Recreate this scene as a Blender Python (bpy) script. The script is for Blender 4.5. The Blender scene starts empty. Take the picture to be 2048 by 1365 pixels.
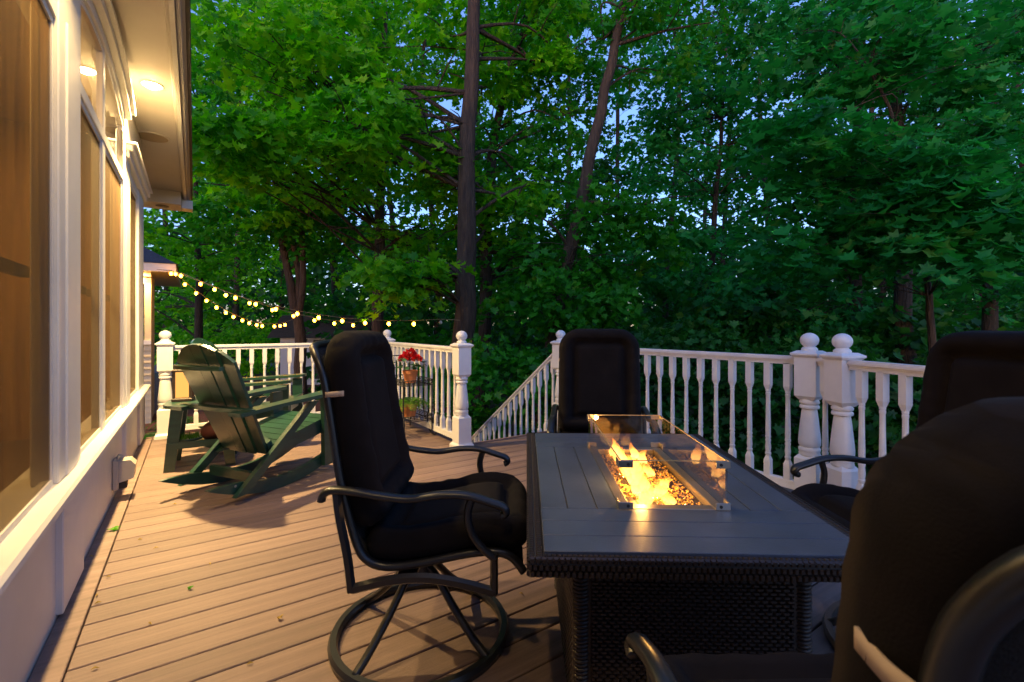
import bpy, math, random
import numpy as np
from mathutils import Matrix, Vector
random.seed(7); RNG = np.random.default_rng(11)
SC = bpy.context.scene
COL = SC.collection
R = math.radians
# ------------------------------------------------------------------ camera
CAM_Z = 1.10; FPX = 940.0; HOR = 653.0          # eye height, focal length in px of a 2048 px frame, horizon row
cam = bpy.data.cameras.new('camera'); cam_o = bpy.data.objects.new('camera', cam); COL.objects.link(cam_o)
cam.sensor_width = 36.0; cam.lens = FPX / 2048 * 36.0
cam.shift_y = -(682.5 - HOR) / 2048
cam.dof.use_dof = True; cam.dof.focus_distance = 4.5; cam.dof.aperture_fstop = 9.0
cam.clip_start = 0.02; cam.clip_end = 400
cam_o.location = (0, 0, CAM_Z); cam_o.rotation_euler = (R(90), 0, 0)
SC.camera = cam_o
# ------------------------------------------------------------------ dusk sky
W = bpy.data.worlds.new('World'); SC.world = W; W.use_nodes = True
nt = W.node_tree; nt.nodes.clear()
sky = nt.nodes.new('ShaderNodeTexSky'); sky.sky_type = 'NISHITA'; sky.sun_disc = False
sky.sun_elevation = R(6.0); sky.sun_rotation = R(200); sky.air_density = 1.0; sky.dust_density = 0.6; sky.ozone_density = 3.0
bg = nt.nodes.new('ShaderNodeBackground'); bg.inputs['Strength'].default_value = 0.130
wo = nt.nodes.new('ShaderNodeOutputWorld')
tint = nt.nodes.new('ShaderNodeMix'); tint.data_type = 'RGBA'; tint.blend_type = 'MULTIPLY'
tint.inputs[0].default_value = 1.0; tint.inputs[7].default_value = (0.98, 0.86, 1.14, 1)
nt.links.new(sky.outputs[0], tint.inputs[6]); nt.links.new(tint.outputs[2], bg.inputs[0]); nt.links.new(bg.outputs[0], wo.inputs[0])
sl = bpy.data.lights.new('sun', 'SUN'); sl.energy = 0.06; sl.angle = R(25); sl.color = (0.75, 0.85, 1.0)
so = bpy.data.objects.new('sun', sl); COL.objects.link(so); so.rotation_euler = (R(52), 0, R(160 + 180))
SC.view_settings.view_transform = 'Standard'; SC.view_settings.look = 'None'
SC.view_settings.exposure = 2.0; SC.view_settings.gamma = 1.0; SC.view_settings.use_curve_mapping = False
SC.cycles.use_denoising = True
SC.cycles.max_bounces = 5; SC.cycles.diffuse_bounces = 2; SC.cycles.glossy_bounces = 3; SC.cycles.transmission_bounces = 6
SC.cycles.transparent_max_bounces = 12; SC.cycles.sample_clamp_indirect = 4.0; SC.cycles.caustics_reflective = False; SC.cycles.caustics_refractive = False
# ------------------------------------------------------------------ frames of reference
TH = math.atan2(635.0, 940.0)                    # the house runs 34 degrees left of the view
CT, ST = math.cos(TH), math.sin(TH)
def H(u, v, z=0.0):                              # house frame: u along the wall (away), v out from the wall
    return Vector((CT * v - ST * u, ST * v + CT * u, z))
def pt(px, py, Y):                               # a point at depth Y (used to measure the photograph)
    return Vector(((px - 1024) / FPX * Y, Y, CAM_Z - (py - HOR) / FPX * Y))
# ------------------------------------------------------------------ mesh collecting
class MB:
    def __init__(s): s.v = []; s.f = []
    def add(s, vs, fs):
        o = len(s.v); s.v += [tuple(p) for p in vs]; s.f += [tuple(i + o for i in q) for q in fs]; return s
    def box(s, c, d, rot=None, bev=0.0):
        hx, hy, hz = d[0] / 2, d[1] / 2, d[2] / 2
        if bev > 0:
            b = min(bev, hx * .9, hy * .9, hz * .9)
            P = []; idx = {}
            for sx in (-1, 1):
                for sy in (-1, 1):
                    for sz in (-1, 1):
                        for ax in range(3):
                            q = [sx * (hx - b), sy * (hy - b), sz * (hz - b)]
                            q[ax] = (sx * hx, sy * hy, sz * hz)[ax]
                            idx[(sx, sy, sz, ax)] = len(P); P.append(q)
            F = []
            for ax in range(3):
                o1, o2 = (ax + 1) % 3, (ax + 2) % 3
                for sg in (-1, 1):
                    q = []
                    for a, c2 in ((-1, -1), (1, -1), (1, 1), (-1, 1)):
                        k = [0, 0, 0]; k[ax] = sg; k[o1] = a; k[o2] = c2; q.append(idx[(*k, ax)])
                    F.append(q if sg > 0 else q[::-1])
            for ax in range(3):                     # edges along ax
                o1, o2 = (ax + 1) % 3, (ax + 2) % 3
                for a in (-1, 1):
                    for c2 in (-1, 1):
                        def K(e, w):
                            k = [0, 0, 0]; k[ax] = e; k[o1] = a; k[o2] = c2; return idx[(*k, w)]
                        q = [K(-1, o1), K(1, o1), K(1, o2), K(-1, o2)]
                        F.append(q if a * c2 < 0 else q[::-1])
            for sx in (-1, 1):
                for sy in (-1, 1):
                    for sz in (-1, 1):
                        q = [idx[(sx, sy, sz, 0)], idx[(sx, sy, sz, 1)], idx[(sx, sy, sz, 2)]]
                        F.append(q if sx * sy * sz > 0 else q[::-1])
        else:
            P = [(x * hx, y * hy, z * hz) for z in (-1, 1) for x, y in ((-1, -1), (1, -1), (1, 1), (-1, 1))]
            F = [(0, 3, 2, 1), (4, 5, 6, 7), (0, 1, 5, 4), (1, 2, 6, 5), (2, 3, 7, 6), (3, 0, 4, 7)]
        M = rot if rot is not None else Matrix.Identity(3)
        c = Vector(c)
        return s.add([M @ Vector(p) + c for p in P], F)
    def bb(s, x0, x1, y0, y1, z0, z1, bev=0.0):
        return s.box(((x0 + x1) / 2, (y0 + y1) / 2, (z0 + z1) / 2), (x1 - x0, y1 - y0, z1 - z0), None, bev)
    def beam(s, a, b, w, h, up=(0, 0, 1), bev=0.0):   # bar from a to b, w sideways, h along up
        a, b = Vector(a), Vector(b); d = b - a; L = d.length; x = d / L
        y = Vector(up).cross(x); y.normalize(); z = x.cross(y)
        M = Matrix((x, y, z)).transposed()
        return s.box((a + b) / 2, (L, w, h), M, bev)
    def tube(s, pts, r, n=8, cap=True, flat=1.0, up=None):
        pts = [Vector(p) for p in pts]; m = len(pts)
        rs = r if isinstance(r, (list, tuple)) else [r] * m
        ref = Vector(up) if up else None
        vs = []; prev = None
        for i in range(m):
            t = (pts[min(i + 1, m - 1)] - pts[max(i - 1, 0)]).normalized()
            if prev is None:
                g = ref if ref else (Vector((0, 0, 1)) if abs(t.z) < .9 else Vector((1, 0, 0)))
            else: g = prev
            a = (g - t * g.dot(t))
            if a.length < 1e-5: a = Vector((1, 0, 0)) - t * t.x
            a.normalize(); prev = a; b = t.cross(a)
            for k in range(n):
                an = 2 * math.pi * k / n
                vs.append(pts[i] + a * math.cos(an) * rs[i] * flat + b * math.sin(an) * rs[i])
        fs = [(i * n + k, i * n + (k + 1) % n, (i + 1) * n + (k + 1) % n, (i + 1) * n + k) for i in range(m - 1) for k in range(n)]
        if cap: fs += [tuple(range(n))[::-1], tuple((m - 1) * n + k for k in range(n))]
        return s.add(vs, fs)
    def lathe(s, prof, c=(0, 0, 0), n=16, rot=None):      # prof: (r, z)
        vs = []; fs = []; m = len(prof); c = Vector(c); M = rot if rot is not None else Matrix.Identity(3)
        for r, z in prof:
            for k in range(n):
                a = 2 * math.pi * (k + .5) / n
                vs.append(M @ Vector((r * math.cos(a), r * math.sin(a), z)) + c)
        for i in range(m - 1):
            for k in range(n):
                fs.append((i * n + k, i * n + (k + 1) % n, (i + 1) * n + (k + 1) % n, (i + 1) * n + k))
        fs += [tuple(range(n))[::-1], tuple((m - 1) * n + k for k in range(n))]
        return s.add(vs, fs)
    def prism(s, poly, a0, a1, axis='z'):                  # poly of 2D points extruded between a0 and a1
        n = len(poly)
        def P(p, a): return {'z': (p[0], p[1], a), 'y': (p[0], a, p[1]), 'x': (a, p[0], p[1])}[axis]
        vs = [P(p, a0) for p in poly] + [P(p, a1) for p in poly]
        fs = [tuple(range(n))[::-1], tuple(range(n, 2 * n))] + [(k, (k + 1) % n, n + (k + 1) % n, n + k) for k in range(n)]
        return s.add(vs, fs)
    def build(s, name, mat, parent=None, smooth=False, loc=None, rz=0.0, auto=None):
        me = bpy.data.meshes.new(name); me.from_pydata(s.v, [], s.f); me.validate(); me.update()
        import bmesh
        bm = bmesh.new(); bm.from_mesh(me); bmesh.ops.recalc_face_normals(bm, faces=bm.faces[:]); bm.to_mesh(me); bm.free()
        o = bpy.data.objects.new(name, me); COL.objects.link(o)
        if mat: me.materials.append(MAT[mat] if isinstance(mat, str) else mat)
        if smooth:
            me.polygons.foreach_set('use_smooth', [True] * len(me.polygons))
            if auto: me.set_sharp_from_angle(angle=R(auto))
        if parent: o.parent = parent
        if loc is not None: o.location = loc
        if rz: o.rotation_euler = (0, 0, rz)
        return o
def empty(name, loc=(0, 0, 0), rz=0.0):
    o = bpy.data.objects.new(name, None); COL.objects.link(o); o.location = loc; o.rotation_euler = (0, 0, rz); o.empty_display_size = .1
    return o
def tag(o, label, cat=None, group=None, kind=None):
    if label: o['label'] = label
    if cat: o['category'] = cat
    if group: o['group'] = group
    if kind: o['kind'] = kind
    return o
def copy_tree(o, parent=None):
    c = o.copy(); COL.objects.link(c); c.parent = parent
    for ch in list(o.children): copy_tree(ch, c)
    return c
# ------------------------------------------------------------------ materials
MAT = {}
def mat(name, col, rough=.6, metal=0.0, var=0.0, scale=8.0, bump=0.0, bscale=None, stretch=(1, 1, 1), spec=.5, col2=None, detail=4, island=0.0):
    m = bpy.data.materials.new(name); m.use_nodes = True; n = m.node_tree.nodes; l = m.node_tree.links
    p = n['Principled BSDF']; p.inputs['Roughness'].default_value = rough; p.inputs['Metallic'].default_value = metal
    p.inputs['Specular IOR Level'].default_value = spec
    p.inputs['Base Color'].default_value = (*col, 1)
    if var or bump or col2 or island:
        tc = n.new('ShaderNodeTexCoord'); mp = n.new('ShaderNodeMapping'); mp.inputs['Scale'].default_value = stretch
        l.new(tc.outputs['Object'], mp.inputs[0])
        src = None
        if var or col2:
            nz = n.new('ShaderNodeTexNoise'); nz.inputs['Scale'].default_value = scale; nz.inputs['Detail'].default_value = detail; nz.inputs['Roughness'].default_value = .65
            l.new(mp.outputs[0], nz.inputs['Vector'])
            cr = n.new('ShaderNodeValToRGB')
            c2 = col2 if col2 else tuple(min(1, c * (1 + var)) for c in col)
            c1 = col if col2 else tuple(c * (1 - var) for c in col)
            cr.color_ramp.elements[0].position = .32; cr.color_ramp.elements[1].position = .68
            cr.color_ramp.elements[0].color = (*c1, 1); cr.color_ramp.elements[1].color = (*c2, 1)
            l.new(nz.outputs[0], cr.inputs[0]); src = cr.outputs[0]
        if island:
            oi = n.new('ShaderNodeObjectInfo'); mr = n.new('ShaderNodeMapRange')
            mr.inputs[3].default_value = 1 - island; mr.inputs[4].default_value = 1 + island
            l.new(oi.outputs['Random'], mr.inputs[0])
            mx = n.new('ShaderNodeMix'); mx.data_type = 'RGBA'; mx.blend_type = 'MULTIPLY'; mx.inputs[0].default_value = 1
            if src: l.new(src, mx.inputs[6])
            else: mx.inputs[6].default_value = (*col, 1)
            l.new(mr.outputs[0], mx.inputs[7]); src = mx.outputs[2]
        if src: l.new(src, p.inputs['Base Color'])
        if bump:
            nb = n.new('ShaderNodeTexNoise'); nb.inputs['Scale'].default_value = bscale or scale * 3; nb.inputs['Detail'].default_value = 5
            l.new(mp.outputs[0], nb.inputs['Vector'])
            bp = n.new('ShaderNodeBump'); bp.inputs['Strength'].default_value = bump; bp.inputs['Distance'].default_value = .01
            l.new(nb.outputs[0], bp.inputs['Height']); l.new(bp.outputs[0], p.inputs['Normal'])
    MAT[name] = m; return m
def emis(name, col, st):
    m = bpy.data.materials.new(name); m.use_nodes = True; n = m.node_tree.nodes; l = m.node_tree.links; n.clear()
    e = n.new('ShaderNodeEmission'); e.inputs[0].default_value = (*col, 1); e.inputs[1].default_value = st
    o = n.new('ShaderNodeOutputMaterial'); l.new(e.outputs[0], o.inputs[0]); MAT[name] = m; return m
mat('deck', (.225, .152, .128), .55, var=.26, scale=3, bump=.35, bscale=60, stretch=(.35, 9, 9), island=.17)
mat('white_paint', (.74, .72, .70), .42, var=.05, scale=5, bump=.08, bscale=25)
mat('old_white', (.72, .69, .65), .5, var=.05, scale=2.5, bump=.10, bscale=14)
mat('white_vinyl', (.74, .74, .76), .36, var=.07, scale=4, bump=.06, bscale=30)
mat('soffit', (.68, .63, .56), .6, var=.03, scale=3)
mat('grille', (.38, .29, .18), .7, var=.08, scale=90)
mat('gutter', (.40, .39, .39), .45)
mat('dark_edge', (.03, .028, .028), .6)
mat('roof', (.03, .04, .07), .85, var=.4, scale=30, bump=.5)
mat('siding', (.62, .52, .33), .6, var=.05)
mat('green_poly', (.012, .050, .034), .30, var=.3, scale=6, bump=.12, bscale=40, stretch=(1, 1, 6))
mat('black_metal', (.013, .014, .016), .34, metal=.0, var=.2, scale=20, spec=.6)
mat('fabric', (.0068, .0052, .0058), .9, var=.4, scale=6, bump=.12, bscale=420, spec=.2)
mat('sling', (.012, .012, .013), .85, var=.3, scale=200, bump=.4, bscale=400)
mat('strap', (.50, .38, .28), .7, var=.1)
mat('table_metal', (.072, .094, .142), .30, var=.16, scale=5, bump=.06, bscale=140, spec=.55)  # blue of the sky on the dark top is put into the base colour
mat('wicker', (.024, .015, .011), .45, var=.35, scale=60, spec=.5)
mat('glass_edge_glow', (.55, .42, .22), .15, var=.3, scale=30, spec=.9)  # orange firelight glow of the pane edges is put into this amber
mat('steel', (.45, .43, .40), .35, metal=.9)
mat('pan', (.42, .36, .28), .38, metal=.85)
mat('terracotta', (.52, .19, .075), .75, var=.18, scale=14, bump=.15)
mat('brown_clay', (.20, .055, .03), .5, var=.2, scale=10)
mat('petal', (.62, .008, .012), .5, var=.3, scale=30)
mat('wrought_iron', (.012, .011, .011), .5)
mat('lantern_wood', (.05, .028, .018), .55, var=.2)
mat('soil', (.04, .028, .02), .95, var=.3, scale=30, bump=.8)
mat('bark', (.055, .036, .025), .9, var=.5, scale=6, bump=1.0, bscale=14, stretch=(3, 3, .35))
mat('bark_dark', (.030, .023, .018), .9, var=.5, scale=6, bump=1.0, bscale=14, stretch=(3, 3, .35))
mat('mulch', (.10, .038, .022), .95, var=.5, scale=14, bump=1.0, bscale=30)
mat('ground', (.045, .045, .022), .95, var=.5, scale=.8, bump=.8, bscale=12)
mat('lawn', (.05, .12, .025), .9, var=.35, scale=3, bump=.8, bscale=60)
mat('driveway', (.12, .13, .15), .8, var=.15, scale=5)
mat('shed_roof', (.045, .03, .025), .9, var=.3, scale=12, bump=.5)
mat('shed_wall', (.55, .56, .60), .7)
mat('interior_wood', (.36, .18, .05), .6, var=.25, scale=3, stretch=(6, 6, .5))
mat('interior_floor', (.16, .10, .06), .5)
mat('interior_door', (.48, .32, .12), .5, var=.15, scale=4)
mat('plastic_cover', (.50, .46, .40), .3)
mat('wire', (.25, .2, .12), .5)
mat('husk', (.45, .30, .05), .8)
emis('lamp_lens', (1, .68, .30), 45)
emis('bulb', (1, .36, .02), 12)
emis('lantern_glow', (1, .45, .10), .35)
def leaf_mat(name, c1, c2, tr, spread=.5):
    m = bpy.data.materials.new(name); m.use_nodes = True; n = m.node_tree.nodes; l = m.node_tree.links; n.clear()
    g = n.new('ShaderNodeNewGeometry'); cr = n.new('ShaderNodeValToRGB')
    cr.color_ramp.elements[0].color = (*c1, 1); cr.color_ramp.elements[1].color = (*c2, 1)
    e = cr.color_ramp.elements.new(.93); e.color = (*[c * 1.0 for c in c2], 1)
    cr.color_ramp.elements[2].position = 1.0; cr.color_ramp.elements[2].color = (c2[1] * .9, c2[1] * .8, c2[2], 1)
    tc = n.new('ShaderNodeTexCoord'); nz = n.new('ShaderNodeTexNoise'); nz.inputs['Scale'].default_value = 1.3; nz.inputs['Detail'].default_value = 3
    l.new(tc.outputs['Object'], nz.inputs['Vector']); rm = n.new('ShaderNodeMapRange'); rm.inputs[1].default_value = .3; rm.inputs[2].default_value = .7; rm.inputs[3].default_value = -.35; rm.inputs[4].default_value = .35
    l.new(nz.outputs[0], rm.inputs[0]); ad = n.new('ShaderNodeMath'); ad.use_clamp = True; ad.operation = 'ADD'; l.new(rm.outputs[0], ad.inputs[0]); l.new(g.outputs['Random Per Island'], ad.inputs[1])
    sq = n.new('ShaderNodeMath'); sq.operation = 'MULTIPLY'; sq.inputs[1].default_value = .945; l.new(ad.outputs[0], sq.inputs[0]); l.new(sq.outputs[0], cr.inputs[0])
    p = n.new('ShaderNodeBsdfPrincipled'); p.inputs['Roughness'].default_value = .48; p.inputs['Specular IOR Level'].default_value = .35
    l.new(cr.outputs[0], p.inputs['Base Color'])
    t = n.new('ShaderNodeBsdfTranslucent'); mx = n.new('ShaderNodeMix'); mx.data_type = 'RGBA'; mx.blend_type = 'MULTIPLY'; mx.inputs[0].default_value = 1
    mx.inputs[7].default_value = (1.5, 1.9, .7, 1); l.new(cr.outputs[0], mx.inputs[6]); l.new(mx.outputs[2], t.inputs[0])
    ms = n.new('ShaderNodeMixShader'); ms.inputs[0].default_value = tr
    l.new(p.outputs[0], ms.inputs[1]); l.new(t.outputs[0], ms.inputs[2])
    o = n.new('ShaderNodeOutputMaterial'); l.new(ms.outputs[0], o.inputs[0]); MAT[name] = m
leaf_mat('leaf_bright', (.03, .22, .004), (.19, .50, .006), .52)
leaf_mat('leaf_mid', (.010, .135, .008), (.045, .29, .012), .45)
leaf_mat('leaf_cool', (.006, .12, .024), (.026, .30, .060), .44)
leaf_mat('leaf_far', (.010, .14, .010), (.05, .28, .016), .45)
leaf_mat('leaf_shaded', (.004, .055, .008), (.022, .15, .018), .4)  # darker greens: the canopy's shade is put into the leaf colour
leaf_mat('fern', (.06, .16, .02), (.14, .30, .04), .35)
leaf_mat('flower_leaf', (.02, .07, .03), (.05, .13, .05), .2)
def glass(name, tint, rough=0.0):
    m = bpy.data.materials.new(name); m.use_nodes = True; n = m.node_tree.nodes; l = m.node_tree.links; n.clear()
    t = n.new('ShaderNodeBsdfTransparent'); t.inputs[0].default_value = (*tint, 1)
    g = n.new('ShaderNodeBsdfGlossy'); g.inputs['Roughness'].default_value = rough; g.inputs[0].default_value = (1, 1, 1, 1)
    f = n.new('ShaderNodeFresnel'); f.inputs[0].default_value = 1.55
    ms = n.new('ShaderNodeMixShader'); o = n.new('ShaderNodeOutputMaterial')
    g2 = n.new('ShaderNodeNewGeometry'); iv = n.new('ShaderNodeMath'); iv.operation = 'SUBTRACT'; iv.inputs[0].default_value = 1; l.new(g2.outputs['Backfacing'], iv.inputs[1])
    mu = n.new('ShaderNodeMath'); mu.operation = 'MULTIPLY'; l.new(iv.outputs[0], mu.inputs[0]); l.new(f.outputs[0], mu.inputs[1])
    l.new(mu.outputs[0], ms.inputs[0]); l.new(t.outputs[0], ms.inputs[1]); l.new(g.outputs[0], ms.inputs[2]); l.new(ms.outputs[0], o.inputs[0]); MAT[name] = m
glass('wind_glass', (.93, .92, .90)); glass('pane', (.9, .9, .88))
def screen_mat(name, col, see):
    m = bpy.data.materials.new(name); m.use_nodes = True; n = m.node_tree.nodes; l = m.node_tree.links; n.clear()
    tc = n.new('ShaderNodeTexCoord'); mp = n.new('ShaderNodeMapping'); mp.inputs['Scale'].default_value = (14, 14, .6)
    nz = n.new('ShaderNodeTexNoise'); nz.inputs['Scale'].default_value = 2.2; nz.inputs['Detail'].default_value = 6
    cr = n.new('ShaderNodeValToRGB'); cr.color_ramp.elements[0].position = .35; cr.color_ramp.elements[1].position = .65; cr.color_ramp.elements[0].color = (*[c * .45 for c in col], 1); cr.color_ramp.elements[1].color = (*[c * 1.5 for c in col], 1)
    l.new(tc.outputs['Object'], mp.inputs[0]); l.new(mp.outputs[0], nz.inputs['Vector']); l.new(nz.outputs[0], cr.inputs[0])
    d = n.new('ShaderNodeBsdfPrincipled'); d.inputs['Roughness'].default_value = .7; l.new(cr.outputs[0], d.inputs['Base Color'])
    t = n.new('ShaderNodeBsdfTransparent'); ms = n.new('ShaderNodeMixShader'); ms.inputs[0].default_value = see
    o = n.new('ShaderNodeOutputMaterial'); l.new(d.outputs[0], ms.inputs[1]); l.new(t.outputs[0], ms.inputs[2]); l.new(ms.outputs[0], o.inputs[0]); MAT[name] = m
screen_mat('screen', (.15, .072, .007), .46)
# flame: bright at the root, thinning to nothing at the tip (height is the mesh's own z)
def flame_mat():
    m = bpy.data.materials.new('flame'); m.use_nodes = True; n = m.node_tree.nodes; l = m.node_tree.links; n.clear()
    tc = n.new('ShaderNodeTexCoord'); sp = n.new('ShaderNodeSeparateXYZ'); l.new(tc.outputs['Generated'], sp.inputs[0])
    cr = n.new('ShaderNodeValToRGB'); cr.color_ramp.elements[0].color = (1, .50, .10, 1); cr.color_ramp.elements[1].color = (1, .20, .012, 1)
    l.new(sp.outputs[2], cr.inputs[0])
    nz = n.new('ShaderNodeTexNoise'); nz.inputs['Scale'].default_value = 22; nz.inputs['Detail'].default_value = 3; l.new(tc.outputs['Object'], nz.inputs['Vector'])
    ad = n.new('ShaderNodeMath'); ad.operation = 'MULTIPLY_ADD'; l.new(nz.outputs[0], ad.inputs[0]); ad.inputs[1].default_value = 1.1; l.new(sp.outputs[2], ad.inputs[2])
    mr = n.new('ShaderNodeMapRange'); mr.inputs[1].default_value = .55; mr.inputs[2].default_value = 1.35; mr.inputs[3].default_value = .62; mr.inputs[4].default_value = 0.0
    l.new(ad.outputs[0], mr.inputs[0])
    e = n.new('ShaderNodeEmission'); l.new(cr.outputs[0], e.inputs[0]); e.inputs[1].default_value = 1.9
    t = n.new('ShaderNodeBsdfTransparent'); ms = n.new('ShaderNodeMixShader'); l.new(mr.outputs[0], ms.inputs[0]); l.new(t.outputs[0], ms.inputs[1]); l.new(e.outputs[0], ms.inputs[2])
    o = n.new('ShaderNodeOutputMaterial'); l.new(ms.outputs[0], o.inputs[0]); MAT['flame'] = m
flame_mat()
for q in ('bark', 'bark_dark'):
    for nd in MAT[q].node_tree.nodes:
        if nd.type == 'BUMP': nd.inputs['Distance'].default_value = .07
MAT['fabric'].node_tree.nodes['Principled BSDF'].inputs['Sheen Weight'].default_value = 0.0
for q in ('green_poly',): MAT[q].node_tree.nodes['Principled BSDF'].inputs['Coat Weight'].default_value = .5; MAT[q].node_tree.nodes['Principled BSDF'].inputs['Coat Roughness'].default_value = .3
m = mat('fire_glass', (.80, .43, .09), .08, var=.4, scale=60, spec=1.0)
# ------------------------------------------------------------------ ground, drive, beds
GZ = -.78
g = MB(); N = 40
for i in range(N + 1):
    for j in range(N + 1):
        x = -150 + 300 * i / N; y = -60 + 260 * j / N
        g.v.append((x, y, GZ))
g.f = [(i * (N + 1) + j, (i + 1) * (N + 1) + j, (i + 1) * (N + 1) + j + 1, i * (N + 1) + j + 1) for i in range(N) for j in range(N)]
tag(g.build('ground', 'ground'), None, kind='structure')
def sheet(name, poly, z, m):
    b = MB(); b.add([(x, y, z) for x, y in poly], [tuple(range(len(poly)))])
    return tag(b.build(name, m), None, kind='structure')
sheet('mulch_bed', [(-9, 7.2), (-2.6, 8.2), (-.5, 11.5), (-2.5, 16), (-6, 18.5), (-13, 17), (-12, 9.5)], GZ + .02, 'mulch')
sheet('driveway', [(-40, 14), (-13.5, 19), (-5, 22.5), (3, 24), (3, 30), (-8, 29), (-45, 24)], GZ + .012, 'driveway')
sheet('lawn', [(-50, 30), (-8, 31), (6, 31), (6, 60), (-60, 60)], GZ + .016, 'lawn')
# ------------------------------------------------------------------ deck
PITCH = .1372
deck = tag(empty('deck', (0, 0, 0), TH), 'taupe composite deck boards laid square to the house wall', None, kind='structure')
sub = MB().bb(-.44, 3.34, -1.6, 3.84, -.30, -.040).bb(-.44, 2.10, 3.84, 5.86, -.30, -.041)
sub.build('deck_frame', 'dark_edge', deck)
nb = int((5.80 + 1.45) / PITCH)
shared = {}
for k in range(nb + 1):
    u0 = -1.45 + k * PITCH + .06
    if u0 + PITCH > 5.89: break
    v1 = 3.36 if u0 < 3.74 else 2.12
    if v1 not in shared:
        b = MB().bb(-.338, v1, 0, PITCH - .0065, -.026, 0, .003); o = b.build('deck_board', 'deck', deck); shared[v1] = o.data
    else:
        o = bpy.data.objects.new('deck_board', shared[v1]); COL.objects.link(o); o.parent = deck
    o.location = (0, u0, 0)
MB().bb(-.43, -.343, -1.5, 5.80, -.026, .0005, .003).build('border_board', 'deck', deck)
# deck skirt towards the stairs
MB().bb(2.13, 3.36, 3.885, 3.91, -.20, -.005).build('edge_board', 'deck', deck)
MB().bb(-.40, 2.12, 5.885, 5.91, -.20, -.005).build('edge_board', 'deck', deck)
# stairs going down between the two posts
st = tag(empty('stairs', H(3.90, 2.62, 0), TH), 'taupe deck stairs leading down to the garden behind the near corner post', 'stairs')
for k in range(4):
    MB().bb(-.50, .50, .02 + k * .27, .02 + k * .27 + .28, -.185 * (k + 1) - .026, -.185 * (k + 1), .003).build('tread', 'deck', st)
    MB().bb(-.50, .50, .012 + k * .27, .03 + k * .27, -.185 * (k + 1), -.185 * k - .03).build('riser', 'white_vinyl', st)
# ------------------------------------------------------------------ railing
def sq_ring(b, w0, z0, w1, z1):
    h0, h1 = w0 / 2, w1 / 2
    b.add([(-h0, -h0, z0), (h0, -h0, z0), (h0, h0, z0), (-h0, h0, z0), (-h1, -h1, z1), (h1, -h1, z1), (h1, h1, z1), (-h1, h1, z1)],
          [(0, 3, 2, 1), (4, 5, 6, 7), (0, 1, 5, 4), (1, 2, 6, 5), (2, 3, 7, 6), (3, 0, 4, 7)])
def baluster_mesh(z0=.10, z1=.862):
    L = z1 - z0; b = MB(); Z = lambda f: z1 - f * L
    w = .040
    sq_ring(b, w, Z(.205), w, Z(0)); sq_ring(b, .024, Z(.245), w, Z(.205))
    pr = [(.012, .235), (.0155, .245), (.0155, .262), (.0125, .266), (.0155, .272), (.0155, .288), (.0135, .295), (.0140, .40), (.0168, .60), (.0160, .648),
          (.0180, .652), (.0180, .668), (.0140, .672), (.0180, .69), (.0150, .71), (.0185, .755), (.0145, .795), (.0185, .80), (.0185, .815), (.012, .83)]
    b.lathe([(r, Z(f)) for r, f in pr[::-1]], n=10)
    sq_ring(b, w, Z(.865), .022, Z(.825)); sq_ring(b, w, Z(1), w, Z(.865))
    return b
BAL = None
def baluster(parent, loc):
    global BAL
    if BAL is None:
        o = baluster_mesh().build('baluster', 'white_vinyl', parent, smooth=True, auto=30); BAL = o.data
    else:
        o = bpy.data.objects.new('baluster', BAL); COL.objects.link(o); o.parent = parent
    o.location = loc
    return o
def newel(loc, rz, label):
    t = tag(empty('newel_post', loc, rz), label, 'post', 'ball topped railing posts')
    b = MB(); sq_ring(b, .165, 0, .165, .03); sq_ring(b, .165, .03, .13, .05); sq_ring(b, .126, .05, .126, .275); sq_ring(b, .126, .275, .085, .30)
    b.build('base_block', 'white_vinyl', t)
    pr = [(.045, .285), (.056, .292), (.060, .303), (.056, .314), (.060, .322), (.061, .335), (.054, .347), (.061, .36), (.062, .385), (.057, .44), (.049, .52), (.043, .572), (.041, .582),
          (.053, .587), (.055, .596), (.053, .605), (.045, .610), (.054, .617), (.056, .628), (.050, .638), (.045, .66)]
    MB().lathe(pr, n=24).build('turned_shaft', 'white_vinyl', t, smooth=True, auto=50)
    b = MB(); sq_ring(b, .085, .638, .126, .665); sq_ring(b, .126, .665, .126, .905)
    b.build('upper_block', 'white_vinyl', t)
    b = MB(); sq_ring(b, .126, .905, .160, .922); sq_ring(b, .160, .922, .160, .932); sq_ring(b, .160, .932, .105, .948)
    b.build('cap', 'white_vinyl', t)
    pr = [(.044, .945), (.046, .957), (.040, .966), (.032, .972), (.027, .982)] + [(.052 * math.sin(a), 1.012 - .047 * math.cos(a)) for a in np.linspace(.55, 3.10, 14)]
    MB().lathe(pr, n=24).build('ball_finial', 'white_vinyl', t, smooth=True, auto=60)
    return t
def rail_prof(b, L, z, slope=0.0):
    # moulded top rail along local x
    for w, z0, z1 in ((.040, z - .050, z - .030), (.052, z - .030, z - .020), (.068, z - .020, z - .004), (.054, z - .004, z + .004)):
        hw = w / 2
        b.add([(0, -hw, z0), (L, -hw, z0 + slope * L), (L, hw, z0 + slope * L), (0, hw, z0), (0, -hw, z1), (L, -hw, z1 + slope * L), (L, hw, z1 + slope * L), (0, hw, z1)],
              [(0, 3, 2, 1), (4, 5, 6, 7), (0, 1, 5, 4), (1, 2, 6, 5), (2, 3, 7, 6), (3, 0, 4, 7)])
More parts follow.
